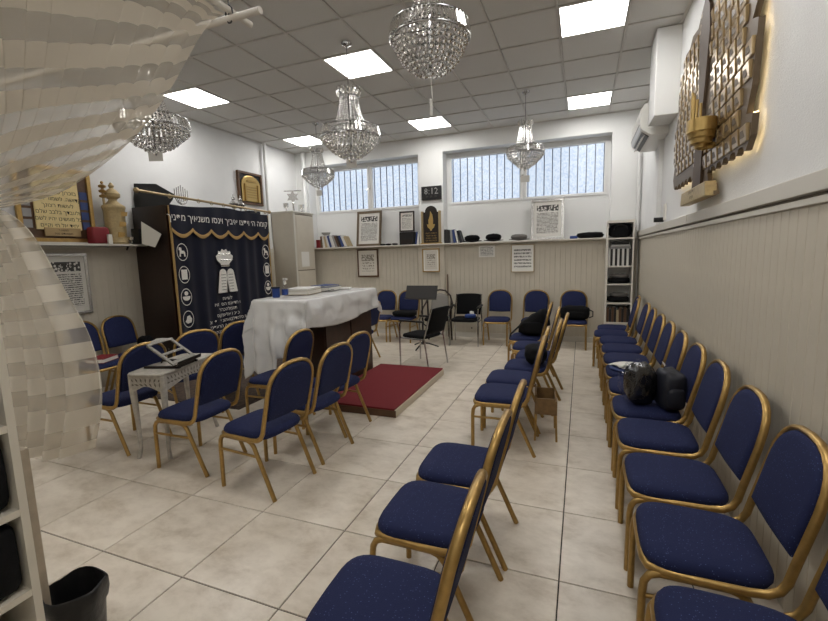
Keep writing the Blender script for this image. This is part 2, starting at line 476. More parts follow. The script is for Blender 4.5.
# right wall
wr = struct('wall_right', MB().box(XR, XR+.15, YF-.1, 8.45, 0, ZC+.03), 'wall_white')
BW = 0.086
y = YF
bmesh_ = MB().rings([[(0, 0, 0.0), (0, BW, 0.0), (0, BW, 1.755), (0, 0, 1.755)],
                     [(-.015, 0.0015, 0.0), (-.015, BW-.0015, 0.0), (-.015, BW-.0015, 1.755), (-.015, 0.0015, 1.755)],
                     [(-.018, .0045, 0.0), (-.018, BW-.0045, 0.0), (-.018, BW-.0045, 1.755), (-.018, .0045, 1.755)]]).mesh('panel_board', 'panel_beige')
while y+BW < YB+.05:
    o = bpy.data.objects.new('panel_board', bmesh_); COL.objects.link(o); o.parent = wr; o.location = (XR, y, 0); y += BW
struct('trim_1', MB().box(XR-.035, XR, YF, YB, 1.756, 1.786), 'trim_cream', bevel=.004)
tr = struct('trim_2', MB().box(XR-.045, XR, YF, 4.395, 1.802, 1.88).box(XR-.045, XR, 4.405, YB, 1.802, 1.88), 'trim_cream', bevel=.004)
struct('trim_3', MB().box(XR-.012, XR, YF, YB, 1.78, 1.802), 'panel_dark')
# pilaster stump under the ceiling on the right wall
struct('trim_4', MB().box(.66, XR, 5.25, 5.68, 2.95, ZC), 'wall_plain', bevel=.006)
# left wall
wl = struct('wall_left', MB().box(XL-.15, XL, YF-.1, 8.45, 0, ZC+.03), 'wall_white')
mb = MB(); y = YF
while y+BW < YB:
    mb.add([(XL, y, 0), (XL, y+BW, 0), (XL, y+BW, 1.79), (XL, y, 1.79), (XL+.003, y+.002, 0), (XL+.003, y+BW-.002, 0), (XL+.003, y+BW-.002, 1.79), (XL+.003, y+.002, 1.79)],
           [(4, 5, 6, 7), (0, 4, 7, 3), (1, 2, 6, 5), (3, 7, 6, 2)]); y += BW
o = mb.build('panel_boards', 'panel_beige', wl); o['kind'] = 'stuff'
struct('trim_5', MB().box(XL, XL+.03, YF, YB, 1.79, 1.83), 'trim_cream', bevel=.004)
# wall behind the photographer
struct('wall_front', MB().box(XL-.1, XR+.1, YF-.15, YF, 0, ZC+.03), 'wall_plain')
# back wall: wainscot, piers, lintel and two recessed window bays
wb = MB()
wb.box(XL, XR, YB, 8.45, 0, 1.775)
wb.box(XL, XR, YB, 8.45, 3.5, ZC+.03)
NX = [(-5.46, -2.965), (-2.475, 0.425)]
for a, b in ((XL, NX[0][0]), (NX[0][1], NX[1][0]), (NX[1][1], XR)):
    wb.box(a, b, YB, 8.45, 1.775, 3.5)
for a, b in NX: wb.box(a, b, NICHE, 8.45, 1.775, 2.49)
wback = struct('wall_back', wb, 'wall_plain')
mb = MB(); x = XL
while x+BW < XR:
    mb.add([(x, YB, .09), (x+BW, YB, .09), (x+BW, YB, 1.775), (x, YB, 1.775), (x+.003, YB-.006, .09), (x+BW-.003, YB-.006, .09), (x+BW-.003, YB-.006, 1.775), (x+.003, YB-.006, 1.775)],
           [(4, 5, 6, 7), (0, 4, 7, 3), (1, 2, 6, 5), (3, 7, 6, 2)]); x += BW
o = mb.build('panel_boards', 'panel_beige', wback); o['kind'] = 'stuff'
mb = MB(); x = -2.975
mb.box(-2.972, -2.45, 7.965, YB, 0, 1.775)
while x+BW < -2.43:
    mb.add([(x, 7.965, .09), (x+BW, 7.965, .09), (x+BW, 7.965, 1.775), (x, 7.965, 1.775), (x+.003, 7.959, .09), (x+BW-.003, 7.959, .09), (x+BW-.003, 7.959, 1.775), (x+.003, 7.959, 1.775)],
           [(4, 5, 6, 7), (0, 4, 7, 3), (1, 2, 6, 5), (3, 7, 6, 2)]); x += BW
mb.build('pier_panel', 'panel_beige', wback)
struct('baseboard_back', MB().box(-5.3, -2.98, 8.0, YB, 0, .09).box(-2.98, -2.44, 7.935, YB, 0, .09).box(-2.44, .36, 8.0, YB, 0, .09), 'trim_cream', bevel=.004)
# windows with security bars outside
def window(n, a, b, split):
    w = bpy.data.objects.new('window_%d' % n, None); COL.objects.link(w); w.location = ((a+b)/2, NICHE+.03, 2.49); w['kind'] = 'structure'
    cx, cy, cz = w.location
    def bx(mb, x0, x1, y0, y1, z0, z1): return mb.box(x0-cx, x1-cx, y0-cy, y1-cy, z0-cz, z1-cz)
    f = MB(); z0, z1 = 2.49, 3.5
    bx(f, a, b, NICHE, NICHE+.06, z0, z0+.05); bx(f, a, b, NICHE, NICHE+.06, z1-.05, z1)
    bx(f, a, a+.055, NICHE, NICHE+.06, z0+.05, z1-.05); bx(f, b-.055, b, NICHE, NICHE+.06, z0+.05, z1-.05)
    f.build('window_frame', 'wall_plain', w, bevel=.004)
    for (s0, s1) in ((a+.055, split-.012), (split+.012, b-.055)):
        q = MB(); y0, y1 = NICHE-.015, NICHE+.045
        bx(q, s0, s1, y0, y1, z0+.05, z0+.095); bx(q, s0, s1, y0, y1, z1-.095, z1-.05)
        bx(q, s0, s0+.045, y0, y1, z0+.095, z1-.095); bx(q, s1-.045, s1, y0, y1, z0+.095, z1-.095)
        sash = q.build('sash', 'wall_plain', w, bevel=.004)
        p = MB(); bx(p, s0+.045, s1-.045, NICHE+.012, NICHE+.018, z0+.095, z1-.095)
        p.build('pane', 'pane_glass', sash)
    m_ = MB(); bx(m_, split-.012, split+.012, NICHE, NICHE+.06, z0+.05, z1-.05); m_.build('mullion', 'wall_plain', w)
    h = MB(); h.tube([(split-cx, NICHE-.02-cy, 2.98-cz), (split-cx, NICHE-.06-cy, 2.98-cz), (split-.05-cx, NICHE-.065-cy, 2.95-cz)], .009)
    h.build('handle', 'chrome', w)
    x = a+.10; bm_ = MB().box(-.008, .008, -.008, .008, 0, 1.0).mesh('bar', 'bars_blue')
    while x < b-.06:
        o = bpy.data.objects.new('bar', bm_); COL.objects.link(o); o.parent = w; o.location = (x-cx, NICHE+.12-cy, 0); x += 0.142
    r = MB()
    for zz in (2.56, 3.42): bx(r, a+.03, b-.03, NICHE+.11, NICHE+.13, zz, zz+.02)
    r.build('bar_rail', 'bars_blue', w)
mat('bars_blue', (70, 78, 96), 0.6)
window(1, NX[0][0], NX[0][1], -4.13)
window(2, NX[1][0], NX[1][1], -1.02)
# pipes and conduits on the walls
def pipe(label, pts, r, m='wall_plain', cat='pipe', name='wall_pipe'):
    o = MB().tube(pts, r, 12).build(name, m, None, smooth=40); return tag(o, label, cat)
t = thing('drain_pipe', 'beige vertical pipe with a wider lower sleeve beside the ark curtain', 'pipe', (-5.69, 6.97, 0))
MB().tube([(0, 0, 1.76), (0, 0, ZC)], .032, 12).build('upper_pipe', 'wall_plain', t, smooth=40)
MB().tube([(0, 0, 0.0), (0, 0, 1.74)], .045, 12).build('lower_pipe', 'panel_beige', t, smooth=40)
MB().tube([(0, 0, 1.72), (0, 0, 1.79)], .054, 12).tube([(0, 0, .95), (0, 0, 1.0)], .052, 12).build('coupling', 'trim_cream', t, smooth=40)
pipe('white vertical pipe in the far left corner beside the left window', [(-5.52, 7.97, 1.8), (-5.52, 7.97, ZC)], .05)
pipe('white vertical pipe in the far right corner above the tall bookcase', [(XR-.05, 7.97, 1.9), (XR-.05, 7.97, 3.3)], .022)
pipe('thin dark vertical pipe on the wainscot beside the black mesh chair', [(-2.40, 7.985, 0), (-2.40, 7.985, 1.21)], .012, 'mid_wood')
t = thing('cable_trunking', 'white vertical cable trunking on the right wall below the air conditioner', 'trunking', (XR, 6.1, 1.88))
MB().box(-.05, 0, -.045, .045, 0, 1.02).build('cover', 'wall_plain', t, bevel=.004)
t = thing('wall_sensor', 'small black sensor on the right wall at the foot of the trunking', 'sensor', (XR, 5.85, 1.9))
MB().tube([(-.10, 0, .03), (-.03, 0, .03), (0, 0, .03)], .028, 12).build('body', 'black_plastic', t, smooth=40)
MB().box(-.012, 0, -.17, -.05, .02, .2).build('card', 'paper', t)
t = thing('wall_outlet', 'small socket low on the back wall between the black mesh chair legs', 'socket', (-1.94, YB-.016, .18))
MB().box(-.04, .04, -.012, 0, -.04, .04).build('plate', 'panel_beige', t, bevel=.003)
MB().box(-.012, .012, -.015, -.012, -.012, .012).build('hole', 'black_plastic', t)

# ceiling light panels (the room's lamps)
names = {(-4, 4): 'far left square ceiling light, above the far corner cabinet', (0, 4): 'far middle square ceiling light, nearest the back wall clock',
         (4, 4): 'far right square ceiling light, above the right window', (-4, 0): 'left square ceiling light beside the sheer curtain edge',
         (0, 0): 'square ceiling light directly behind the middle chandelier stem', (4, 0): 'right square ceiling light cut by the top edge'}
for (c, r) in LIGHTS:
    x, y = CX+(c+.5)*CT, CY+(r+.5)*CT
    lb = names.get((c, r), 'square ceiling light overhead outside the view, %s' % ({-4: 'left', 0: 'middle', 4: 'right'}[c] + (' nearest the entrance' if r == -8 else ' just above the photographer')))
    t = thing('ceiling_light', lb, 'ceiling light', (x, y, ZC), 0, 'square ceiling light panels')
    fr_ = MB(); h = .312-.012; i_ = h-.012
    for (x0, x1, y0, y1) in ((-h, h, -h, -i_), (-h, h, i_, h), (-h, -i_, -i_, i_), (i_, h, -i_, i_)): fr_.box(x0, x1, y0, y1, -.002, .03)
    fr_.build('frame', 'ceiling_bar', t)
    MB().box(-i_, i_, -i_, i_, .002, .02).build('diffuser', 'lamp', t)
# ================================================================== BANQUET CHAIRS
def make_chair():
    """front of the chair looks along local -y"""
    t = thing('banquet_chair', 'x', 'chair', (0, 0, 0), 0, 'blue and gold banquet chairs')
    # seat cushion
    n = 32; rs = []
    def outline(sx, sy, z, oy=0.0):
        ring = []
        for k in range(n):
            a = 2*PI*k/n; c, s_ = math.cos(a), math.sin(a)
            e = 2/4.4
            x = math.copysign(abs(c)**e, c); y = math.copysign(abs(s_)**e, s_)
            wid = 1.0 - 0.06*(y+1)/2
            ring.append((x*sx*wid, y*sy+oy-.03, z))
        return ring
    rs = [outline(.19, .185, .402), outline(.214, .209, 0.401), outline(.222, .217, 0.419), outline(.221, .216, 0.432), outline(.212, .207, 0.449), outline(.19, .186, 0.459), outline(.13, .13, 0.465), outline(.06, .06, 0.467)]
    seat = MB().rings(rs).build('seat', 'navy_fabric', t, smooth=50)
    # back pad
    def pad(scale, off, inset):
        ring = []; zb = .545
        pts = []
        for k in range(17):
            a = PI*k/16
            c, s_ = math.cos(a), math.sin(a)
            x = math.copysign(abs(c)**.78, c)*(.196-inset); z = .735+(abs(s_)**.85)*(.172-inset)
            pts.append((x, z))
        pts += [(-.192+inset, .66), (-.188+inset, zb+inset), (-.09, zb-.004+inset), (0, zb-.006+inset), (.09, zb-.004+inset), (.188-inset, zb+inset), (.192-inset, .66)]
        return [(x, .20+(z-.52)*.25+off, z+off*-.25) for x, z in pts]
    MB().rings([pad(1, -.022, .03), pad(1, -.018, .008), pad(1, -.008, 0), pad(1, .012, 0), pad(1, .018, .006), pad(1, .02, .03)]).build('backrest', 'navy_fabric', t, smooth=50)
    g_ = MB()
    g_.lathe([(.001, 0), (.02, 0), (.02, .008), (.001, .008)], 12)
    g_.v = [(x*1.3, .278-z*1.0, .882+y*.35) for x, y, z in g_.v]
    g_.build('grip', 'black_plastic', t)
    # back hoop running on into the seat rails
    side = [(.190, -.235, .395), (.205, -.18, .399), (.216, -.05, .40), (.218, .08, .402), (.217, .135, .408), (.216, .170, .428), (.215, .19, .465), (.214, .205, .53), (.213, .235, .65), (.213, .252, .72)]
    top = []
    for k in range(1, 12):
        a = PI*k/12; c, s_ = math.cos(a), math.sin(a)
        z = .735+(abs(s_)**.85)*(.182); top.append((math.copysign(abs(c)**.78, c)*.212, .20+(z-.52)*.25, z))
    side = side[1:]
    path = [(.06, -.242, .396), (.14, -.240, .396), (.185, -.225, .397)] + side + top + [(-x, y, z) for x, y, z in reversed(side)] + [(-.185, -.225, .397), (-.14, -.240, .396), (-.06, -.242, .396)]
    MB().tube(path, .0135, 8, r2=.0165, up=(0, 0, 1), closed=True).build('back_frame', 'gold', t, smooth=50)
    for sgn in (-1, 1):
        x = .203*sgn
        MB().tube([(x, -.245, .0), (x, -.243, .30), (x, -.238, .345), (x, -.222, .374), (x, -.19, .387), (x, -.10, .388), (x, -.02, .388)], .0148, 8).build('leg', 'gold', t, smooth=50)
        MB().tube([(x, -.03, .388), (x, .03, .388), (x, .062, .378), (x, .088, .35), (x, .105, .31), (x, .245, 0)], .0148, 8).build('leg', 'gold', t, smooth=50)
        MB().tube([(x, -.243, .285), (x, .112, .285)], .0095, 8).build('stretcher', 'gold', t, smooth=50)
    MB().tube([(-.203, -.10, .385), (.203, -.10, .385)], .009, 8).tube([(-.203, .02, .385), (.203, .02, .385)], .009, 8).build('cross_rail', 'gold', t, smooth=50)
    return t
FACE_L, FACE_R, FACE_C = -PI/2, PI/2, 0.0    # facing the ark, facing the room from the left wall, facing the camera
CH = []
# row along the right wall, from the bookcase towards the camera (centre x, y)
ordi = ['first', 'second', 'third', 'fourth', 'fifth', 'sixth', 'seventh', 'eighth', 'ninth', 'tenth', 'eleventh', 'twelfth']
ry = [7.0, 6.53, 6.05, 5.54, 5.02, 4.52, 4.02, 3.49, 2.98, 2.43, 1.905, 1.37]
extra = {5: ', holding papers', 7: ', holding bags', 0: ', nearest the bookcase', 11: ', cut by the frame'}
for i, y in enumerate(ry):
    CH.append((.49 if i != 1 else .43, y, FACE_L+random.uniform(-.025, .025), 'blue banquet chair along the right wall, %s from the bookcase%s' % (ordi[i], extra.get(i, ''))))
my = [(-.66, 6.03, 'in the middle row, furthest from the camera, black backpack on its seat'), (-.54, 5.46, 'in the middle row, just in front of the backpack chair'),
      (-.43, 4.95, 'in the middle row, set furthest right, third from the far end'), (-.475, 4.47, 'in the middle row with a small black bag on its seat'),
      (-.565, 3.99, 'in the middle row above the wooden box'), (-.565, 3.52, 'in the middle row before the gap, sixth from the far end'),
      (-.575, 2.23, 'in the middle row, third from the camera'), (-.585, 1.75, 'in the middle row, second from the camera'), (-.575, 1.17, 'in the middle row, nearest the camera, cut by the frame bottom')]
for x, y, s_ in my: CH.append((x, y, FACE_L+random.uniform(-.03, .03), 'blue banquet chair '+s_))
for x, y, r, s_ in [(-3.735, 2.52, 0, 'left of the white carved table, seat towards the sheer curtain'), (-2.82, 2.46, .02, 'right of the white carved table, nearest the book stand'),
                    (-2.09, 2.38, -.10, 'nearest the camera in the left group, its back to the aisle'), (-3.80, 3.25, -.38, 'behind the white carved table, before the ark curtain'),
                    (-3.80, 3.79, -.30, 'between the ark curtain and the white tablecloth'), (-2.77, 3.39, 0, 'in front of the hanging white tablecloth'),
                    (-2.07, 2.92, -.08, 'second in the left group aisle side, partly behind the nearest one'), (-2.15, 3.42, -.1, 'at the red carpet corner in front of the wooden doors'),
                    (-3.19, 5.83, .03, 'half hidden behind the far end of the cloth covered table')]:
    CH.append((x, y, FACE_L+r, 'blue banquet chair '+s_))
CH.append((-5.28, 3.27, FACE_R, 'blue banquet chair against the left wall with a red book on its seat'))
CH.append((-5.30, 3.76, FACE_R+.05, 'blue banquet chair against the left wall beside the ark, blue box on its seat'))
for x, y, s_ in [(-3.565, 7.42, 'by the back wall, just right of the table end'), (-3.10, 7.45, 'by the back wall with a black bag, left of the music stand'),
                 (-1.37, 7.58, 'by the back wall, right of the black mesh chair'), (-.735, 7.6, 'by the back wall, under the framed sheet, behind the backpack'), (-.115, 7.58, 'by the back wall with a black bag, left of the bookcase')]:
    CH.append((x, y, FACE_C, 'blue banquet chair '+s_))
c0 = make_chair()
for i, (x, y, r, lb) in enumerate(CH):
    c = c0 if i == 0 else link_copy(c0)
    c.location = (x, y, 0); c.rotation_euler = (0, 0, r); c['label'] = lb
# ================================================================== ARK AND CURTAIN
AX, AY0, AY1, AZ = -5.12, 4.24, 6.16, 2.34
t = thing('ark_cabinet', 'tall dark brown wooden ark cabinet against the left wall', 'cabinet', (XL+.02, AY0, 0))
D = AX-XL-.02; Wd = AY1-AY0
MB().box(0, D, 0, .03, 0, AZ).build('side_panel', 'dark_wood', t); MB().box(0, D, Wd-.03, Wd, 0, AZ).build('side_panel', 'dark_wood', t)
MB().box(0, D, .03, Wd-.03, AZ-.03, AZ).build('top_panel', 'dark_wood', t)
MB().box(0, D-.03, .03, Wd-.03, 0, .1).build('plinth', 'dark_wood', t)
MB().box(D-.05, D-.02, .03, Wd/2-.004, .1, AZ-.03).build('door', 'dark_wood', t); MB().box(D-.05, D-.02, Wd/2+.004, Wd-.03, .1, AZ-.03).build('door', 'dark_wood', t)
MB().box(D, D+.012, -.012, .03, 0, AZ).build('edge_strip', 'table_wood', t)
# embroidered curtain in front of it
X0 = AX+.03
t = thing('ark_curtain', 'navy velvet ark curtain with gold braid, silver crown and tablets', 'curtain', (X0, AY0, 0))
HW = AY1-AY0
def fold(u, v): return .014*math.sin(u*2*PI*9+.6*math.sin(v*3))*(.45+.55*(1-v))+.008*math.sin(u*2*PI*4.3+1.0)
MB().grid(lambda u, v: (fold(u, v)+.012, u*HW, .1+v*(AZ-.12)), 150, 12).build('cloth', 'velvet', t, smooth=True)
MB().grid(lambda u, v: (fold(u, v)-.001, u*HW, .1+v*(AZ-.12)), 60, 4).build('lining', 'velvet_black', t, smooth=True)
# valance with scalloped braid
SC = [0.0, .335, .66, .985, 1.31, 1.64, HW]
def scallop(yy):
    for a, b in zip(SC, SC[1:]):
        if yy <= b+1e-6:
            q = (yy-a)/(b-a); return 2.035-.095*math.sin(PI*q)**.75
    return 2.035
topz = lambda u: 2.345+.02*math.sin(u*PI)-.015*math.sin(u*2*PI*1.5)
vx = lambda u, v: .036+.006*math.sin(u*2*PI*6)+.006*(1-v)
MB().grid(lambda u, v: (vx(u, v), u*HW, scallop(u*HW)+(topz(u)-scallop(u*HW))*v), 120, 6).build('valance', 'velvet', t, smooth=True)
MB().grid(lambda u, v: (vx(u, 0)+.003+.004*math.sin(v*PI), u*HW, scallop(u*HW)-.028+v*.05), 120, 3).build('scalloped_braid', 'gold_braid', t, smooth=True)
MB().box(.022, .036, -.012, .016, .1, 2.33).build('edge_braid', 'gold_braid', t); MB().box(.022, .036, HW-.01, HW+.008, .1, 2.33).build('edge_braid', 'gold_braid', t)
text('valance_lettering', ['קומה ה׳ ויפצו איביך וינסו משנאיך מפניך'], .125, 'white_thread', t, (.05, HW/2-.05, 2.14), (0, 1, 0), (0, 0, 1), sx=.96)
def ringpoly(mb, cy, cz, ry, rz_, wd, x, n=28):
    vs = []; fs = []
    for k in range(n):
        a = 2*PI*k/n
        for q in (1.0, 1.0-wd): vs.append((x, cy+ry*q*math.cos(a), cz+rz_*q*math.sin(a)))
    for k in range(n):
        a, b = 2*k, 2*((k+1) % n); fs.append((a, b, b+1, a+1))
    mb.add(vs, fs)
def flat(mb, pts, x=.052):
    mb.prism(pts, (x, 0, 0), (0, 1, 0), (0, 0, 1), (1, 0, 0), .004)
emb = ['lion', 'scroll', 'lamp', 'hand']
for side, cy in ((0, .125), (1, HW-.13)):
    for k in range(5):
        cz = 1.72-.305*k
        md = MB(); ringpoly(md, cy, cz, .088, .118, .09, .052)
        o = md.build('medallion', 'silver_thread', t)
        e = MB()
        if k % 4 == 0:   # animal
            flat(e, [(cy-.05, cz-.06), (cy-.03, cz-.06), (cy-.028, cz-.02), (cy+.02, cz-.02), (cy+.025, cz-.06), (cy+.045, cz-.06), (cy+.04, cz+.0), (cy+.02, cz+.02), (cy-.01, cz+.02), (cy-.015, cz+.06), (cy-.05, cz+.065), (cy-.055, cz+.03), (cy-.04, cz+.02)])
        elif k % 4 == 1:  # tablet / scroll
            flat(e, [(cy-.045, cz-.065), (cy+.045, cz-.065), (cy+.045, cz+.07), (cy-.045, cz+.07)])
        elif k % 4 == 2:  # bowl
            flat(e, [(cy-.06, cz+.01)]+[(cy+.06*math.cos(PI+PI*q/8), cz-.0+.05*math.sin(PI+PI*q/8)) for q in range(9)]+[(cy+.06, cz+.01)])
            flat(e, arc((cy, cz+.05), .03, 0, 2*PI*.95, 10))
        else:
            flat(e, [(cy-.055, cz-.03), (cy-.02, cz-.06), (cy+.04, cz-.05), (cy+.055, cz), (cy+.02, cz+.05), (cy-.02, cz+.04), (cy-.03, cz+.0)])
        e.build('emblem', 'silver_thread', o)
rg_ = random.Random(5)
def gib(n): return ''.join(rg_.choice('אבגדהוזחטיכלמנספעצקרשת') if rg_.random() > .2 or k in (0, n-1) else ' ' for k in range(n))
GIB = [gib(4), gib(16), gib(9), gib(13), gib(22), gib(20), gib(15), gib(9), gib(6), gib(4)]   # too small to read in the photograph
cy = .86; cr_ = MB()
pts = [(cy-.075, 1.50), (cy+.075, 1.50), (cy+.085, 1.545), (cy+.15, 1.60), (cy+.165, 1.66), (cy+.12, 1.69), (cy+.115, 1.735), (cy+.07, 1.725), (cy+.04, 1.765), (cy, 1.74), (cy-.04, 1.765), (cy-.07, 1.725), (cy-.115, 1.735), (cy-.12, 1.69), (cy-.165, 1.66), (cy-.15, 1.60), (cy-.085, 1.545)]
flat(cr_, pts); o = cr_.build('crown', 'silver_thread', t)
cr_ = MB()
for dy in (-.1, -.035, .035, .1): cr_.ball((.058, cy+dy, 1.69), .014); cr_.ball((.058, cy+dy*.8, 1.60), .016)
cr_.box(.056, .062, cy-.08, cy+.08, 1.505, 1.53); cr_.build('crown_jewels', 'silver', o, kind='stuff')
for s_ in (-1, 1):
    tb = MB(); c_ = cy+s_*.075+.02
    poly = [(c_-.1-.02*(s_ < 0), 1.11), (c_+.1+.02*(s_ > 0), 1.11), (c_+.068, 1.40)]+arc((c_, 1.40), .068, 0.15, PI-.15, 8)+[(c_-.068, 1.40)]
    flat(tb, poly); o = tb.build('tablet', 'silver_thread', t)
    ln = MB()
    for q in range(6): ln.box(.0562, .0568, c_-.045, c_+.045, 1.15+q*.045, 1.158+q*.045)
    ln.build('tablet_lines', 'ink_grey', o)
text('dedication_lettering', GIB, .068, 'white_thread', t, (.046, cy+.0, 1.0), (0, 1, 0), (0, 0, 1), spacing=1.2, sx=1.15)
# rug in front of the ark
RG = thing('patterned_rug', 'dark brown patterned rug on the tiles in front of the ark', 'rug', (-4.2, 4.75, 0))
MB().box(-.80, .80, -1.28, 1.35, .0, .010).build('pile', mat('rug', (58, 46, 38), .95, noise_amt=.55, noise_scale=16), RG)
MB().box(-.74, .74, -1.22, 1.29, .010, .012).build('border_field', mat('rug_field', (74, 60, 50), .95, noise_amt=.5, noise_scale=22), RG)
# rod with rings above the curtain
t = thing('curtain_rod', 'long brass curtain rod with rings above the ark curtain', 'curtain rod', (X0+.02, AY0, 2.42))
MB().tube([(0, -.40, .05), (0, HW+.06, -.02)], .016, 10).build('rod', 'brass', t, smooth=40)
MB().ball((0, -.42, .052), .034, 10, 8).build('finial', 'brass', t, smooth=True); MB().ball((0, HW+.07, -.02), .03, 10, 8).build('finial', 'brass', t, smooth=True)
rg = MB().tube([(.0, .026*math.cos(2*PI*k/12), .026*math.sin(2*PI*k/12)) for k in range(12)], .006, 6, closed=True).mesh('ring', 'brass', True)
for k in range(9):
    yy = .04+k*(HW-.08)/8
    o = bpy.data.objects.new('ring', rg); COL.objects.link(o); o.parent = t; o.location = (0, yy, .06-.08*(yy+.5)/(HW+.56)-.012)
# things on top of the ark
t = thing('memorial_board', 'black lozenge shaped board standing on the ark top', 'board', (-5.5, 4.5, AZ))
MB().prism([(-.33, .12), (-.31, .33), (-.04, .33), (.18, .19), (.15, .12), (.06, 0), (-.33, 0)], (0, 0, 0), (.80, .6, 0), (0, 0, 1), (.6, -.8, 0), .03).build('board', 'black_plastic', t, bevel=.006)
t = thing('glass_candelabra', 'small clear candelabra with upright arms on the ark top', 'candelabra', (-5.4, 4.75, AZ))
mb = MB(); mb.box(-.05, .05, -.09, .09, 0, .04)
for k in range(-3, 4): mb.tube([(0, 0, .06), (0, k*.022, .09), (0, k*.036, .16), (0, k*.036, .34-.02*abs(k))], .007, 6)
mb.build('arms', 'silver', t, smooth=40)
for k, (yy, lab) in enumerate(((5.70, 'left of the pair'), (5.86, 'right of the pair'))):
    t = thing('silver_finial', 'small silver scroll finial on the ark top, '+lab, 'finial', (-5.35, yy, AZ), 0, 'silver finials on the ark')
    MB().lathe([(.045, 0), (.05, .02), (.02, .05), (.016, .1), (.06, .13), (.075, .17), (.04, .21), (.02, .23)], 14).build('body', 'silver', t, smooth=40)
    MB().ball((0, 0, .25), .03, 8, 6).tube([(0, 0, .27), (0, 0, .32)], .008).build('crown', 'silver', t, smooth=True)
tag(MB().box(-.1, .1, -.10, .16, 0, .07).build('prayer_book', 'book_navy', None, loc=(-5.3, 6.0, AZ), bevel=.006), 'navy book lying at the right end of the ark top', 'book')

# ================================================================== LEFT WALL
t = thing('wall_shelf', 'narrow dark edged shelf on the left wall carrying the gold scroll case', 'shelf', (XL, 2.4, 1.835))
MB().box(.03, .27, 0.0, 1.82, -.02, 0).build('board', 'dark_wood', t); MB().box(.27, .276, 0, 1.82, -.022, .004).build('edge', 'trim_cream', t)
for yy in (.2, 1.7): MB().prism([(0, 0), (.05, 0), (0, -.05)], (.016, yy, -.02), (1, 0, 0), (0, 0, 1), (0, 1, 0), .02).build('bracket', 'dark_wood', t)
# torah case
t = thing('torah_scroll_case', 'upright cream and gold scroll case with a domed finial', 'scroll case', (-5.62, 3.90, 1.835))
MB().lathe([(.12, 0), (.13, .03), (.12, .05), (.115, .09), (.118, .42), (.125, .45), (.132, .47), (.125, .49)], 20).build('case', 'gold_pale', t, smooth=40)
MB().lathe([(.125, .49), (.08, .52), (.05, .55), (.045, .57), (.085, .60), (.09, .64), (.05, .69), (.02, .71), (.035, .74), (.01, .78)], 20).build('dome', 'gold_pale', t, smooth=40)
for k in range(3):
    e = MB(); a = -.35+.0*k; zc_ = .12+k*.13
    e.prism([(-.04, -.03), (.04, -.02), (.05, .03), (-.03, .035)], (.112, -.02+.03*k, zc_), (.12, .99, 0), (0, 0, 1), (1, 0, 0), .008); e.build('relief_ornament', 'gold', t)
o = MB().tube([(-.02, -.1, .47), (-.02, -.1, .72)], .014).build('handle', 'gold_pale', t, smooth=40)
mb = MB()
for z_ in (.60, .66, .72): mb.lathe([(.01, -.02), (.04, -.01), (.045, .01), (.01, .03)], 10, (-.02, -.1, z_))
mb.ball((-.02, -.1, .77), .018, 8, 6); mb.build('handle_bells', 'gold', o, smooth=40)
t = thing('red_velvet_box', 'dark red folded cloth beside the gold scroll case', 'cloth', (-5.60, 3.66, 1.835))
b_ = MB(); blob(b_, (0, 0, .105), (.07, .10, .105), 8, 3, .06); b_.build('cloth', 'book_red', t, smooth=True)
tag(MB().obox((0, 0, .06), (.004, .02, 0), (0, 0, 0.06), (.04, -.01, 0)).build('small_card', 'paper', None, loc=(-5.52, 3.735, 1.835)), 'small white card leaning at the foot of the scroll case', 'card')
t = thing('silver_goblet', 'small silver cup on the wall shelf beside the ark', 'cup', (-5.57, 4.06, 1.835))
MB().lathe([(.035, 0), (.04, .01), (.012, .02), (.012, .04), (.045, .06), (.05, .1), (.048, .1), (.01, .065)], 16).build('cup', 'silver', t, smooth=40)
t = thing('white_pennant', 'white triangular card standing out from the shelf end by the ark', 'card', (-5.42, 4.09, 1.84))
MB().prism([(0, .0), (.02, .29), (.27, .12), (.17, -.05)], (0, 0, 0), (.94, .34, 0), (0, 0, 1), (.34, -.94, 0), .006).build('card', 'paper', t)
MB().box(-.16, -.02, -.02, .10, .0, .20).build('stand', 'black_plastic', t)

def frame(name, label, cat, origin, right, w, h, bw, fm, sm, depth=.03, lean=0.0, mount=0.0, mm='paper', group=None, thick=True):
    """framed sheet: origin = centre of its bottom edge, facing right x up"""
    right = Vector(right); up0 = Vector((0, 0, 1)); nr = right.cross(up0)
    up = (up0*math.cos(lean) - nr*math.sin(lean)); nr = right.cross(up)
    t = thing(name, label, cat, origin, 0, group)
    f = MB()
    def bar(x0, x1, z0, z1): f.obox(right*((x0+x1)/2)+up*((z0+z1)/2)+nr*(depth/2), right*((x1-x0)/2), up*((z1-z0)/2), nr*(depth/2))
    bar(-w/2, w/2, 0, bw); bar(-w/2, w/2, h-bw, h); bar(-w/2, -w/2+bw, bw, h-bw); bar(w/2-bw, w/2, bw, h-bw)
    f.build('frame', fm, t, bevel=.003)
    MB().obox(up*(h/2)+nr*.003, right*(w/2-.003), up*(h/2-.003), nr*.003).build('backing', 'mid_wood', t)
    i = bw
    if mount:
        MB().obox(up*(h/2)+nr*(depth*.35), right*(w/2-bw), up*(h/2-bw), nr*.002).build('mount', mm, t); i = bw+mount
    a = nr*(depth*.35+.004)
    MB().grid(lambda u, v: tuple(right*(-w/2+i+u*(w-2*i))+up*(i+v*(h-2*i))+a), 1, 1).build('sheet', sm, t)
    t['_'] = 0; del t['_']
    return t, right, up, nr
LR = (0, 1, 0); BR = (1, 0, 0)
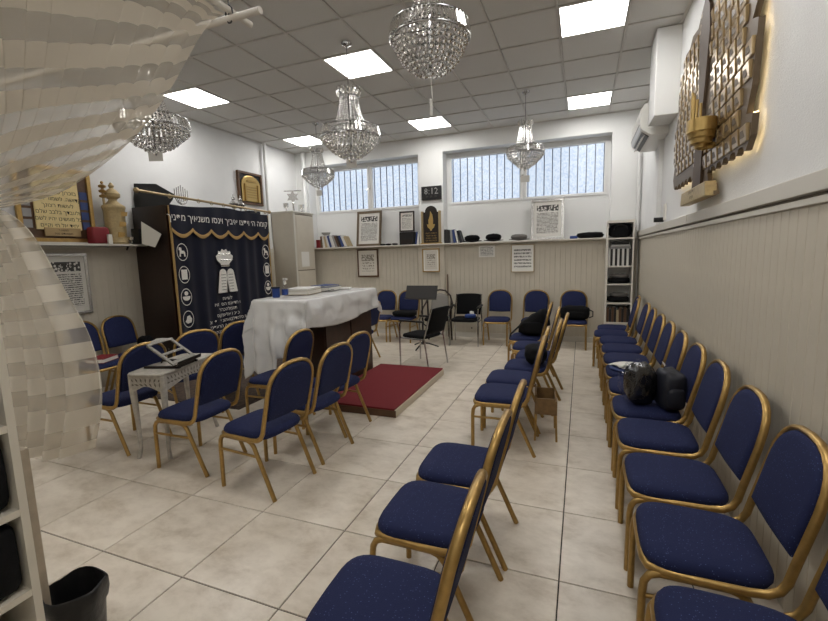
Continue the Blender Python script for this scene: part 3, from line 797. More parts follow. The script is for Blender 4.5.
# large yellow plaque in a gilt frame
t, r_, u_, n_ = frame('framed_plaque', 'large gilt frame with a yellow lettered sheet and small photos', 'picture', (XL+.035, 3.30, 1.86), LR, .80, .86, .045, 'gold', 'mid_wood', .04)
MB().obox(u_*.47+n_*.034, r_*.235, u_*.33, n_*.012).build('lettered_sheet', 'parchment', t, bevel=.004)
text('sheet_lettering', ['אלהינו ואלהי', 'אבותינו זכרנו', 'בזכרון טוב לפניך', 'קדושה. לשמור חקיך', 'לעשות רצונך', 'ולעבדך בלבב שלם', 'כל מעשינו יהיו לשם', 'יחיד אל חי וקיים'], .062, 'ink', t, n_*.047+u_*.70, r_, u_, spacing=1.22, sx=1.0)
MB().obox(u_*.115+n_*.05-r_*-.02, r_*.19, u_*.05, n_*.008).build('name_plate', 'plate_silver', t, bevel=.004)
text('plate_lettering', [gib(6), gib(12)], .034, 'ink', t, n_*.059+u_*.125+r_*.02, r_, u_, spacing=1.2)
for sx_ in (-1, 1):
    for k in range(4):
        MB().obox(u_*(.20+k*.12)+r_*(.305*sx_)+n_*.022, r_*.042, u_*.045, n_*.004).build('photo', 'book_grey' if sx_ < 0 else 'book_blue', t)
MB().box(0, .06, -.42, .42, -.02, 0).build('ledge', 'trim_cream', t)
t, r_, u_, n_ = frame('framed_document', 'silver framed page of dense Hebrew text on the left wall panelling', 'picture', (XL+.018, 3.31, .99), LR, .52, .74, .035, 'silver', 'print_document', .03)
text('heading', ['שומר'], .07, 'ink', t, n_*.02+u_*.57, r_, u_)
t, r_, u_, n_ = frame('framed_relief', 'dark framed golden relief of an arched door beyond the ark', 'picture', (XL+.002, 6.57, 2.60), LR, .62, .58, .04, 'mid_wood', 'black_plastic', .05)
dp = [(-.24, .05), (.24, .05), (.24, .36)]+[(.24*math.cos(PI*k/10), .36+.16*math.sin(PI*k/10)) for k in range(1, 10)]+[(-.24, .36)]
MB().prism(dp, (.03, 0, 0), LR, (0, 0, 1), (1, 0, 0), .025).build('arched_panel', 'gold_bright', t, bevel=.01)
q = MB()
for k in range(5): q.box(.055, .064, -.14, .14, .12+k*.045, .138+k*.045)
q.prism([(-.13, .40), (.13, .40), (.10, .435), (-.10, .435)], (.055, 0, 0), LR, (0, 0, 1), (1, 0, 0), .012)
for s_ in (-1, 1): q.box(.055, .075, s_*.165-.018, s_*.165+.018, .06, .36)
q.build('relief_ornament', 'gold', t)

# ================================================================== RED PLATFORM AND TABLE
t = thing('carpeted_platform', 'low platform with red carpet top and pale wooden edge', 'platform', (-1.69, 3.76, 0))
MB().box(-.93, 0, 0, 1.61, 0, .075).build('base', 'carpet_edge', t, bevel=.003)
MB().box(-.93, -.012, -.004, 1.612, .07, .09).build('carpet', 'red_carpet', t, bevel=.004)
MB().box(-.93, .002, -.006, 0, 0, .07).build('front_board', 'mid_wood', t)
TX0, TX1, TY0, TY1, TZ = -3.25, -2.66, 3.84, 5.24, 1.165
t = thing('reading_table', 'tall dark wooden reading table with cupboard doors beside the red platform', 'table', (TX1, TY0, 0))
h = TZ; w = TX1-TX0; l = TY1-TY0
MB().box(-w+.03, -.03, .25, l-.02, .0, h-.04).build('body', 'table_wood', t)
MB().box(-w, 0, -.14, l+.02, h-.04, h).build('table_top', 'table_wood', t, bevel=.004)
for k in range(2):
    y0 = .25+k*.575
    d = MB().box(-.03, -.008, y0+.01, y0+.56, .06, h-.06).build('door', 'table_wood', t, bevel=.003)
    kx = y0+.51 if k == 0 else y0+.06
    MB().ball((.004, kx, h*.47), .016, 8, 6).build('knob', 'brass', d, smooth=True)
for yy in (-.08, .2):
    MB().tube([(-w+.06, yy, 0), (-w+.06, yy, h-.04)], .025).build('leg', 'table_wood', t)
# plastic tablecloth: top, short drop on the door side, long drop at the near end
mb = MB()
x0, x1, y0, y1, z = TX0-.03, TX1+.03, TY0-.16, TY1+.04, TZ+.006
def cloth(u, v):
    # u runs door-side drop -> top -> far-side drop (x); v runs near-end drop -> top -> far end (y)
    du = .30; fu = .30
    s_ = u*(du+(x1-x0)+fu); dv = .78; tv = v*(dv+(y1-y0)+.25)
    if s_ < du: xx, hx = x1+.012, -(du-s_)
    elif s_ < du+(x1-x0): xx, hx = x1-(s_-du), 0
    else: xx, hx = x0-.012, -(s_-du-(x1-x0))
    if tv < dv: yy, hy = y0-.012, -(dv-tv)
    elif tv < dv+(y1-y0): yy, hy = y0+(tv-dv), 0
    else: yy, hy = y1+.012, -(tv-dv-(y1-y0))
    near = max(0.0, -hy)
    zz = z+hx*(1.0-.12*math.sin(v*9.0)) + hy
    if hx and hy:   # corner fold hangs as a cone
        zz = z+min(hx, hy)-.25*min(-hx, -hy); k_ = min(-hx, -hy)
        xx += (.20*k_ if s_ < du else -.20*k_); yy += -.35*k_ if tv < dv else .2*k_
    elif hy:
        wv = .030*math.sin(u*38.0)*min(1, near/.4)
        yy += -wv-.035*min(1, near/.3)
        lim = .30 + .50*min(1, max(0, (u-.38)/.30))
        lim = .62 if u < .52 else .80
        zz = z+hy*(lim/.78)
    elif hx:
        sag = .035*math.sin(v*22.0)*min(1, -hx/.15)
        xx += (1 if s_ < du else -1)*(.02*min(1, -hx/.1)+abs(sag)*.6)
    else:
        zz += .0035*math.sin(xx*17)*math.sin(yy*13)
    nz = noise.noise(Vector((xx*5+hx*4, yy*5+hy*3, zz*5)))+.5*noise.noise(Vector((xx*13, yy*13, zz*13)))
    am = .016 if (hx or hy) else .003
    if hx: xx += (1 if s_ < du else -1)*(am*nz+.008)
    if hy: yy += (-1 if tv < dv else 1)*(am*nz*1.4+.008)
    if not hx and not hy: zz += am*abs(nz)
    return (xx, yy, zz)
mb.grid(cloth, 84, 110)
o = mb.build('tablecloth', 'cloth_white', None, smooth=True)
sd = o.modifiers.new('thickness', 'SOLIDIFY'); sd.thickness = .002; sd.offset = 1
tag(o, 'shiny white plastic tablecloth draped over the reading table', 'tablecloth')
tt = TZ+.014
def book(name, label, loc, rz, w, l, h, cov, group=None, pages='paper', loose=False):
    t = thing(name, label, 'book', loc, rz, group)
    c = MB().box(-w/2, w/2, -l/2, l/2, 0, .005).box(-w/2, w/2, -l/2, l/2, h-.005, h).box(-w/2, -w/2+.006, -l/2, l/2, 0, h); c.build('cover', cov, t)
    MB().box(-w/2+.006, w/2-.006, -l/2+.006, l/2-.006, .005, h-.005).build('pages', pages, t)
    return t
book('large_book', 'thick brown bound book at the bottom of the table stack', (-3.08, 4.30, tt), .2, .30, .40, .05, 'book_tan', 'books on the tablecloth')
book('large_book', 'open pale book lying on top of the thick brown book', (-3.08, 4.30, tt+.05), .28, .30, .42, .02, 'book_white', 'books on the tablecloth')
book('large_book', 'grey blue book pile right of the open book on the tablecloth', (-3.05, 4.74, tt), .1, .28, .36, .05, 'book_grey', 'books on the tablecloth')
book('large_book', 'pale booklet topping the grey blue pile on the tablecloth', (-3.06, 4.74, tt+.05), -.1, .22, .3, .02, 'book_blue', 'books on the tablecloth')
book('thin_booklet', 'thin white booklet at the far end of the tablecloth', (-2.95, 5.0, tt), .4, .2, .28, .012, 'book_white', 'books on the tablecloth')
t = thing('blue_cup', 'blue lidded plastic tub at the near end of the tablecloth', 'cup', (-3.10, 3.83, tt))
MB().lathe([(.034, 0), (.04, .005), (.042, .10)], 18).build('cup', 'blue_plastic', t, smooth=40); MB().lathe([(.046, .10), (.046, .115), (.02, .118)], 18).build('lid', 'book_navy', t, smooth=40)
t = thing('spray_bottle', 'clear plastic bottle with a white pump beside the blue tub', 'bottle', (-2.98, 3.83, tt))
MB().lathe([(.03, 0), (.034, .01), (.034, .11), (.02, .14), (.013, .15)], 16).build('bottle', 'clear_plastic', t, smooth=40)
MB().lathe([(.018, .145), (.018, .175), (.008, .18), (.008, .20)], 12).obox((.015, -.01, .2), (.03, -.01, 0), (.004, .012, 0), (0, 0, .01)).build('pump', 'book_white', t, smooth=40)
MB().lathe([(.035, .03), (.035, .09)], 16, cap=False).build('bottle_label', 'blue_plastic', t)
t = thing('reading_glasses', 'dark folded pair of glasses on the tablecloth', 'glasses', (-2.86, 4.55, tt))
q = MB()
for s_ in (-1, 1): q.tube([(.02*math.cos(2*PI*k/12), s_*.032+.026*math.sin(2*PI*k/12), .02) for k in range(12)], .003, 5, closed=True)
q.build('rims', 'black_plastic', t); MB().tube([(0, -.058, .02), (-.1, -.05, .006)], .003, 5).build('temple', 'black_plastic', t); MB().tube([(0, .058, .02), (-.1, .05, .006)], .003, 5).build('temple', 'black_plastic', t)
# ================================================================== CARVED SIDE TABLE WITH BOOK STAND
t = thing('carved_side_table', 'small white washed console table with a pierced carved apron', 'table', (-3.23, 2.34, 0), .25)
W2, LN, HT = .16, .74, .72
n = 20
top = []
def tabletop(sc, z):
    return [(x*sc, (LN/2-.03)+(y-(LN/2-.03))*sc, z) for x, y in [(-W2, .02), (-W2+.02, -.015), (-.05, -.03), (.05, -.03), (W2-.02, -.015), (W2, .02), (W2+.01, LN*.3), (W2, LN*.5), (W2+.01, LN*.7), (W2, LN-.06), (W2-.02, LN-.02), (-W2+.02, LN-.02), (-W2, LN-.06), (-W2-.01, LN*.7), (-W2, LN*.5), (-W2-.01, LN*.3)]]
MB().rings([tabletop(.97, HT-.022), tabletop(1.0, HT-.014), tabletop(1.0, HT-.006), tabletop(.985, HT)]).build('table_top', 'white_wash', t, smooth=40)
def apron(o, ax, length, nm):
    # curved lower edge board with pierced leaf slots shown as sunk dark leaves
    pts = [(0, 0), (length, 0), (length, -.13)]
    for k in range(13):
        q = 1-k/12; pts.append((length*q, -.085-.045*abs(math.cos(PI*q))**2))
    nr = Vector(ax).cross(Vector((0, 0, 1)))
    ap = MB().prism(pts[:3]+pts[4:], o, ax, (0, 0, 1), -nr, .018).build('apron', 'white_wash', t)
    lf = MB(); nn = int(length/.04)
    for k in range(nn):
        q = (k+.5)/nn; cx = length*q; a = (.5-q)*1.8
        for s_ in (0, 1):
            cz = -.035-.038*s_; c = Vector(o)+Vector(ax)*cx+Vector((0, 0, cz))+nr*.001
            d1 = Vector(ax)*math.cos(a+.8*s_)+Vector((0, 0, 1))*math.sin(a+.8*s_); d2 = Vector(ax)*-math.sin(a+.8*s_)+Vector((0, 0, 1))*math.cos(a+.8*s_)
            vs = [c-d2*.021, c-d1*.006+d2*-.006, c-d1*.0075, c+d2*.022, c+d1*.0075]
            lf.add(vs, [(0, 4, 3, 2, 1)])
    lf.build('carved_leaves', 'grey_carving', ap)
apron((-W2+.02, .0, HT-.022), (1, 0, 0), 2*W2-.04, 'end'); apron((W2-.018, .01, HT-.022), (0, 1, 0), LN-.06, 'side')
apron((-W2+.018, LN-.06, HT-.022), (0, -1, 0), LN-.06, 'side'); apron((W2-.02, LN-.04, HT-.022), (-1, 0, 0), 2*W2-.04, 'end')
for sx in (-1, 1):
    for yy, sy in ((.02, -1), (LN-.06, 1)):
        x = sx*(W2-.025)
        MB().tube([(x, yy, HT-.022), (x, yy, HT-.16), (x-sx*.008, yy-sy*.006, .3), (x-sx*.012, yy-sy*.004, .08), (x+sx*.004, yy+sy*.01, 0)], [.026, .026, .018, .014, .018], 8).build('leg', 'white_wash', t, smooth=40)
t = thing('book_stand', 'grey silver folding book stand leaning open on the carved table', 'book stand', (-3.27, 2.62, HT), .28)
BS = t
dirn = Vector((-.80, 0, .60))   # the rest leans back to the left
dirn.normalize()
q = MB(); ya, yb = -.17, .17; base = Vector((.16, 0, .045))
def rail(p0, p1, wd, m=None):
    p0 = Vector(p0); p1 = Vector(p1); d = (p1-p0); ln = d.length; d.normalize(); nn = Vector((.66, 0, .75)); sd = d.cross(nn)
    q.obox((p0+p1)/2, d*(ln/2), sd*wd, nn*.008)
for yy in (ya, yb): rail(base+Vector((0, yy, 0)), base+dirn*.34+Vector((0, yy, 0)), .02)
rail(base+dirn*.03+Vector((0, ya, 0)), base+dirn*.03+Vector((0, yb, 0)), .02); rail(base+dirn*.17+Vector((0, ya, 0)), base+dirn*.17+Vector((0, yb, 0)), .015)
q.build('rest_frame', 'silver_paint', t, bevel=.003) if 'silver_paint' in MATS else q.build('rest_frame', mat('silver_paint', (132, 128, 120), .4, .4, noise_amt=.2, noise_scale=60), t, bevel=.003)
q = MB(); pts = [(-.19, 0), (.19, 0), (.19, .025), (.13, .03), (.08, .055), (0, .07), (-.08, .055), (-.13, .03), (-.19, .025)]
q.prism(pts, base+dirn*.33, (0, 1, 0), dirn, (.66, 0, .75), .014); q.build('crest', 'silver_paint', t, bevel=.003)
MB().obox(base+Vector((.02, 0, -.005)), (.035, 0, .012), (0, .19, 0), (0, 0, .006)).obox(base+Vector((.055, 0, .015)), (.004, 0, .008), (0, .19, 0), (0, 0, .012)).build('ledge', 'bronze_dark', t)
MB().obox((0, -.14, .012), (.2, 0, 0), (0, .012, 0), (0, 0, .012)).obox((0, .14, .012), (.2, 0, 0), (0, .012, 0), (0, 0, .012)).obox((.17, 0, .012), (.014, 0, 0), (0, .15, 0), (0, 0, .012)).build('base_frame', 'bronze_dark', t)
MB().tube([(-.12, 0, .02), base+dirn*.22], .008).build('prop', 'bronze_dark', t)
BS.scale = (.78, .86, .78)

# ================================================================== MUSIC STAND, BLACK CHAIRS
t = thing('music_stand', 'black music stand with a tilted solid desk', 'music stand', (-2.53, 6.88, 0), 0)
MB().tube([(0, 0, .06), (0, 0, .98)], .013).build('post', 'black_plastic', t, smooth=40)
for k in range(3):
    a = k*2*PI/3+.4; MB().tube([(0, 0, .09), (.10*math.cos(a), .10*math.sin(a), .075), (.27*math.cos(a), .27*math.sin(a), .012)], .012).build('leg', 'black_plastic', t, smooth=40)
d = MB(); d.obox((0, -.02, .97), (.28, 0, 0), (0, .045, .105), (0, -.004, .002)); d.obox((0, -.095, .86), (.28, 0, 0), (0, .035, -.012), (0, .001, .003)); dd = d.build('desk', mat('stand_brown', (30, 25, 22), .45), t)
MB().obox((0, 0, .95), (.03, 0, 0), (0, .02, 0), (0, 0, .03)).build('clamp', 'black_plastic', t)
def mesh_chair(name, label, loc, rz):
    t = thing(name, label, 'chair', loc, rz, 'black office chairs')
    s_ = MB(); blob(s_, (0, -.02, .445), (.235, .23, .03), 4.5, 2, .02, 24, 8); s_.build('seat', 'black_felt', t, smooth=True)
    b = MB(); b.grid(lambda u, v: (-.22+.44*u, .21+.10*v+.03*(1-(2*u-1)**2), .50+.37*v-.015*(2*u-1)**4*v), 10, 8)
    o = b.build('backrest', 'black_felt', t, smooth=True); sd = o.modifiers.new('thickness', 'SOLIDIFY'); sd.thickness = .018
    for sg in (-1, 1):
        x = .255*sg
        MB().tube([(x, -.23, 0), (x, -.225, .62), (x, -.20, .66), (x, -.15, .665)], .012).build('leg', 'chrome', t, smooth=40)
        MB().tube([(x, .26, 0), (x*.98, .19, .44), (x*.93, .235, .62), (x*.9, .31, .86)], .012).build('leg', 'chrome', t, smooth=40)
        MB().tube([(x, -.215, .42), (x, .19, .42)], .010).build('side_rail', 'chrome', t, smooth=40)
        MB().obox((x, -.02, .675), (.022, 0, 0), (0, .21, 0), (0, 0, .012)).tube([(x, .17, .67), (x*.94, .225, .62)], .010).build('armrest', 'black_plastic', t, bevel=.005)
    return t
mesh_chair('office_chair', 'black padded armchair with chrome legs standing sideways behind the red platform', (-2.14, 5.82, 0), FACE_L-.25)
mesh_chair('office_chair', 'black mesh armchair against the back wall holding a blue tissue pack', (-1.90, 7.40, 0), 0.05)
t = thing('tissue_pack', 'blue tissue pack with a white tissue on the black mesh chair', 'tissues', (-1.80, 7.32, .478))
b = MB(); blob(b, (0, 0, .035), (.10, .06, .035), 4, 1, .05, rz=.3); b.build('pack', 'blue_plastic', t, smooth=True)
b = MB(); blob(b, (.03, 0, .085), (.035, .02, .035), 2, 5, .5); b.build('tissue', 'paper', t, smooth=True)
t = thing('bentwood_armchair', 'dark bentwood armchair with a grey upholstered back behind the music stand', 'chair', (-2.42, 7.38, 0), .15)
b = MB(); blob(b, (0, 0, .44), (.23, .22, .035), 4, 3, .03, 22, 8); b.build('seat', 'black_felt', t, smooth=True)
b = MB(); b.grid(lambda u, v: ((-.17+.34*u)*(1-.12*v), .22+.08*v+.03*(1-(2*u-1)**2), .50+.32*v+.05*(1-(2*u-1)**2)*v), 10, 8); o = b.build('backrest', 'grey_fabric', t, smooth=True); sd = o.modifiers.new('thickness', 'SOLIDIFY'); sd.thickness = .03
hp = [(-.25, -.2, .60), (-.265, .0, .64), (-.25, .17, .70), (-.2, .28, .83), (-.1, .33, .92), (0, .34, .935), (.1, .33, .92), (.2, .28, .83), (.25, .17, .70), (.265, .0, .64), (.25, -.2, .60)]
MB().tube(hp, .016).build('bent_hoop', 'dark_wood', t, smooth=40)
for sg in (-1, 1):
    MB().tube([(.24*sg, -.21, 0), (.235*sg, -.20, .42), (.25*sg, -.2, .60)], .016).build('leg', 'dark_wood', t, smooth=40)
    MB().tube([(.22*sg, .26, 0), (.21*sg, .20, .42), (.225*sg, .23, .75)], .016).build('leg', 'dark_wood', t, smooth=40)

# ================================================================== BACK WALL
t = thing('window_ledge_shelf', 'long pale shelf along the back wall under the windows', 'shelf', (0, YB, 1.775))
MB().box(-5.38, -2.975, -.13, .245, 0, .025).build('board', 'trim_cream', t, bevel=.003); MB().box(-2.46, .365, -.13, .245, 0, .025).build('board', 'trim_cream', t, bevel=.003); MB().box(-2.985, -2.45, -.13, 0, 0, .025).build('board', 'trim_cream', t, bevel=.003)
SZ = 1.802
frame('framed_document', 'tall bronze framed manuscript standing on the shelf under the left window', 'picture', (-4.12, 8.10, SZ), BR, .56, .72, .045, 'bronze', 'print_document', .03, .14)
t, r_, u_, n_ = frame('framed_certificate', 'small dark framed certificate propped on a black box on the shelf', 'picture', (-3.25, 8.08, SZ+.255), BR, .32, .40, .028, 'dark_wood', 'print_light', .025, .06)
t = thing('black_box', 'black box on the shelf under the small framed certificate', 'box', (-3.25, 8.10, SZ))
MB().box(-.15, .15, -.07, .08, 0, .25).build('body', 'black_plastic', t, bevel=.006); MB().box(-.13, .13, -.074, -.07, .02, .1).build('tray', 'bronze_dark', t)
t, r_, u_, n_ = frame('framed_document', 'large silver framed page standing on the shelf under the right window', 'picture', (-.585, 8.10, SZ), BR, .56, .72, .05, 'silver', 'print_document', .03, .10)
frame('framed_print', 'brown framed ornamental print hung under the shelf on the left', 'picture', (-4.11, YB-.018, 1.17), BR, .48, .57, .03, 'mid_wood', 'print_drawing', .022, .0)
frame('framed_drawing', 'small gold framed pale drawing hung on the panelled pier', 'picture', (-2.715, 7.948, 1.26), BR, .35, .45, .02, 'gold', 'print_drawing', .02, 0, .03)
frame('framed_notice', 'thin framed cream notice hung under the shelf on the right', 'picture', (-.995, YB-.018, 1.235), BR, .41, .50, .015, 'book_tan', 'print_notice', .02)
tag(MB().grid(lambda u, v: (-.15+.3*u, 0, .215*v), 1, 1).build('paper_notice', 'print_notice', None, loc=(-1.645, YB-.019, 1.52)), 'white paper notice taped under the shelf edge', 'notice')
# arched plaque on the pier
t = thing('arched_plaque', 'dark arched memorial plaque with a golden flame and gilt columns on the pier', 'plaque', (-2.72, YB, SZ))
pl = [(-.15, 0), (.15, 0), (.15, .60), (.12, .60)]+[(.12*math.cos(PI*k/10), .60+.12*math.sin(PI*k/10)) for k in range(11)]+[(-.15, .60)]
MB().prism(pl, (0, -.03, 0), BR, (0, 0, 1), (0, 1, 0), .03).build('board', 'bronze_dark', t)
for s_ in (-1, 1): MB().box(s_*.175-.022, s_*.175+.022, -.05, 0, .02, .62).build('column', 'brass', t, bevel=.006)
MB().box(-.21, .21, -.055, 0, 0, .02).build('base_moulding', 'gold', t)
MB().prism([(-.045, .36), (-.05, .45), (-.02, .53), (-.01, .62), (.03, .55), (.045, .45), (.04, .36)], (0, -.04, 0), BR, (0, 0, 1), (0, 1, 0), .012).build('flame', 'gold_bright', t)
MB().prism([(-.08, .37), (-.06, .31), (-.02, .28), (-.015, .25), (.015, .25), (.02, .28), (.06, .31), (.08, .37)], (0, -.045, 0), BR, (0, 0, 1), (0, 1, 0), .016).build('bowl', 'gold_bright', t)
text('lettering', [gib(14), gib(12), gib(15), gib(13)], .036, 'gold_bright', t, (0, -.032, .19), BR, (0, 0, 1))
# clock
t = thing('wall_clock', 'black digital wall clock on the pier between the windows', 'clock', (-2.70, YB, 2.63))
MB().box(-.2, .2, -.04, 0, 0, .255).build('case', 'black_plastic', t, bevel=.006)
text('digits', ['8:12'], .17, 'lcd_grey', t, (0, -.042, .105), BR, (0, 0, 1), heb=False)
text('date_line', ['10 : 25 : 20'], .05, 'ink_grey', t, (0, -.042, .045), BR, (0, 0, 1), heb=False)
# books on the shelf
bk = [('book_red', 'small red and brown box book'), ('book_brown', 'narrow brown book'), ('book_white', 'leaning white book'), ('book_tan', 'leaning tan book'), ('book_white', 'leaning pale book'), ('book_blue', 'leaning pale blue book'), ('book_white', 'leaning thick white book'), ('book_grey', 'leaning grey book'), ('book_brown', 'leaning brown book'), ('book_black', 'leaning dark book'), ('book_blue', 'leaning blue book'), ('book_white', 'leaning white book'), ('book_tan', 'last tan book')]
x = -5.33; places = ['first', 'second', 'third', 'fourth', 'fifth', 'sixth', 'seventh', 'eighth', 'ninth', 'tenth', 'eleventh', 'twelfth', 'thirteenth']
def upright(name, label, x, y, z, w, d, h, lean, cov, group, right=(1, 0, 0)):
    t = thing(name, label, 'book', (x, y, z), 0, group)
    r = Vector(right); up = Vector((0, 0, 1)); nr = r.cross(up)
    R_ = r*math.cos(lean)+up*math.sin(-lean)*-1 if False else r*math.cos(lean)+up*math.sin(lean)
    U_ = up*math.cos(lean)-r*math.sin(lean)
    oz = w*abs(math.sin(lean)) if lean < 0 else 0
    def ob(mb, a0, a1, h0, h1, n0, n1): mb.obox(R_*((a0+a1)/2)+U_*((h0+h1)/2)+nr*((n0+n1)/2)+up*oz, R_*((a1-a0)/2), U_*((h1-h0)/2), nr*((n1-n0)/2)); return mb
    c = MB(); ob(c, 0, .003, 0, h, -d, 0); ob(c, w-.003, w, 0, h, -d, 0); ob(c, .003, w-.003, 0, h, -.003, 0); c.build('cover', cov, t)
    p = MB(); ob(p, .003, w-.003, .004, h-.004, -d+.004, -.003); p.build('pages', 'paper', t)
    return t
for k, (c, lb) in enumerate(bk):
    w = [.09, .05, .04, .05, .035, .04, .06, .04, .04, .03, .05, .05, .04][k]; h = [.17, .24, .25, .24, .26, .25, .24, .26, .24, .25, .24, .25, .23][k]
    lean = 0 if k < 2 else [.10, .16, .26, .28, .3, .34, .36, .38, .36, .4, .44][k-2]
    upright('shelf_book', lb+', %s from the left under the left window' % places[k], x+h*math.sin(lean)*.0, 8.0, SZ, w, .17, h, lean, c, 'books on the shelf under the left window'); x += w/math.cos(lean)+.014
for k in range(6):
    c = ['book_black', 'book_black', 'book_grey', 'book_blue', 'book_white', 'book_navy'][k]; w = [.05, .06, .035, .04, .03, .05][k]; lean = [0, 0, .06, .12, .2, .3][k]
    upright('shelf_book', ['tall black volume beside the pier', 'second black volume beside the pier', 'grey book leaning', 'light blue folder leaning', 'white folder leaning', 'navy folder leaning furthest'][k]+' right of the arched plaque', -2.46+[0, .052, .13, .185, .25, .31][k], 8.0, SZ, w, .18, [.26, .25, .25, .25, .24, .23][k], lean, c, 'books right of the arched plaque')
for k in range(2):
    upright('shelf_book', ['blue folder', 'white folder'][k]+' leaning on the shelf left of the arched plaque', -3.05+k*.035, 7.98, SZ, .03, .16, .24, -.12, ['book_blue', 'book_white'][k], 'folders left of the arched plaque')
t = thing('glass_bowl', 'small grey bowl resting on top of the shelf books', 'bowl', (-5.13, 8.09, SZ+.255))
MB().lathe([(.03, 0), (.06, .008), (.09, .04), (.1, .065), (.094, .065), (.055, .02), (.01, .012)], 16).build('bowl', 'book_grey', t, smooth=40)
for k, xx in enumerate((-3.75, -3.62, -3.48)):
    b = MB(); blob(b, (0, 0, .018), (.06, .05, .018), 2.5, k+3, .2); tag(b.build('skullcap', 'black_felt', None, smooth=True, loc=(xx, 7.98, SZ)), ['first', 'second', 'third'][k]+' small dark cap lying on the shelf left of the black box', 'cap', 'caps on the shelf')
def hat(label, x, w, h, m, seed):
    t = thing('felt_hat', label, 'hat', (x, 8.02, SZ), 0, 'hats on the shelf')
    MB().lathe([(.02, .002), (w, .02), (w*1.02, .028), (w*.62, .034)], 22, sy=.6, cap=False).build('brim', m, t, smooth=40)
    b = MB(); blob(b, (0, 0, h*.5+.015), (w*.82, w*.48, h*.5), 2.3, seed, .12, 20, 10); b.build('crown', m, t, smooth=True)
hat('black felt hat on the shelf nearest the leaning folders', -1.92, .18, .12, 'black_felt', 1)
hat('black tilted hat on the shelf, second from the pier', -1.52, .18, .13, 'black_felt', 4)
hat('grey soft hat on the shelf beside the silver framed page', -1.06, .18, .10, 'hat_grey', 8)
tag(MB().box(-.06, .06, -.07, .07, 0, .045).build('small_box', 'blue_plastic', None, loc=(-.14, 8.0, SZ), bevel=.004), 'small blue box on the shelf right of the silver framed page', 'box')
b = MB(); blob(b, (0, 0, .045), (.21, .09, .05), 3, 6, .3, 24, 10, 4); tag(b.build('folded_garment', 'black_cloth', None, smooth=True, loc=(.12, 8.0, SZ)), 'folded black garment on the shelf next to the bookcase', 'garment')

# beige corner cabinet
t = thing('corner_cabinet', 'tall beige panelled cupboard in the far left corner', 'cabinet', (XL+.02, 7.12, 0))
cw, cd, chh = .50, .68, 2.48
MB().box(0, cw, 0, cd, 0, chh).build('body', 'panel_beige', t)
MB().box(-.0, cw+.025, -.015, cd, chh, chh+.03).build('top', 'trim_cream', t, bevel=.004)
MB().box(cw, cw+.006, .05, cd-.02, .04, 2.46).build('door_gap', 'panel_dark', t)
MB().box(cw, cw+.02, .0, .05, 0, chh).build('corner_strip', 'trim_cream', t)
for z0, z1 in ((1.0, 1.34), (1.36, 2.44), (.06, .98)):
    d = MB().box(cw, cw+.018, .06, cd-.03, z0, z1).build('door', 'panel_beige', t, bevel=.004)
    MB().box(cw+.018, cw+.024, .08, cd-.05, z0+.03, z1-.03).build('door_panel', 'panel_beige', d, bevel=.003)
MB().box(cw+.025, cw+.027, .18, .44, 1.42, 1.72).build('taped_sheet', 'print_notice', t)
tag(t, 'tall beige panelled cupboard in the far left corner', 'cabinet')
t = thing('silver_menorah', 'silver star topped candelabra on the beige corner cupboard', 'candelabra', (-5.42, 7.40, chh+.03))
MB().lathe([(.07, 0), (.075, .015), (.02, .03), (.015, .16), (.03, .18), (.01, .22)], 14).build('base', 'silver', t, smooth=40)
st = [(.13*(1 if k % 2 == 0 else .55)*math.sin(PI*k/6), .30+.13*(1 if k % 2 == 0 else .55)*math.cos(PI*k/6)) for k in range(12)]
MB().prism(st, (0, 0, 0), (1, .3, 0), (0, 0, 1), (.3, -1, 0), .012).build('star', 'silver', t)
MB().tube([(-.17, -.05, .42), (.17, .05, .42)], .012).build('cross_bar', 'silver', t)
for k, (dx, dy) in enumerate(((-.06, -.10), (.05, .16))):
    t = thing('silver_cup', 'silver kiddush cup on the corner cupboard, %s of the star' % ('left', 'right')[k], 'cup', (-5.45+dx, 7.42+dy*1.4, chh+.03), 0, 'silver cups on the cupboard')
    MB().lathe([(.04, 0), (.045, .01), (.012, .02), (.012, .07), (.05, .10), (.055, .17), (.05, .17), (.01, .11)], 14).build('cup', 'silver', t, smooth=40)

# tall white bookcase by the right corner
t = thing('tall_bookcase', 'narrow tall white bookcase in the far right corner', 'bookcase', (.37, 7.70, 0))
bw_, bd = .40, .30
for x in (0, bw_-.022): MB().box(x, x+.022, 0, bd, 0, 2.06).build('side_panel', 'white_paint', t)
MB().box(.022, bw_-.022, bd-.008, bd, 0, 2.06).build('back_panel', 'wall_plain', t)
LV = [.06, .41, .735, 1.045, 1.335, 1.785, 2.04]
for z in LV: MB().box(.022, bw_-.022, 0.004, bd-.008, z-.022 if z > .1 else 0, z if z < 2 else 2.06).build('shelf_board', 'white_paint', t)
bx0 = .40
for k in range(10):
    upright('prayer_book', 'black and white spined prayer book, %s from the left in the tall bookcase' % places[k], bx0+k*.0335, 7.73, 1.337, .031, .2, .27, 0, 'book_black' if k % 2 else 'book_white', 'prayer books in the tall bookcase')
for k in range(3):
    book('flat_book', 'book lying flat on the prayer books in the tall bookcase, %s' % ['bottom of three', 'middle of three', 'top of three'][k], (.57, 7.84, 1.607+k*.036), PI/2, .2, .30-.02*k, .034, ['book_grey', 'book_white', 'book_black'][k], 'flat books in the tall bookcase')
for k in range(9):
    upright('old_book', 'dark old book, %s from the left on the low shelf of the tall bookcase' % places[k], bx0+k*.037, 7.735, .412, .034, .2, [.24, .22, .25, .25, .2, .24, .23, .25, .22][k], 0, ['book_brown', 'book_black', 'book_brown', 'book_black', 'book_tan', 'book_brown', 'book_black', 'book_brown', 'book_black'][k], 'old books in the tall bookcase')
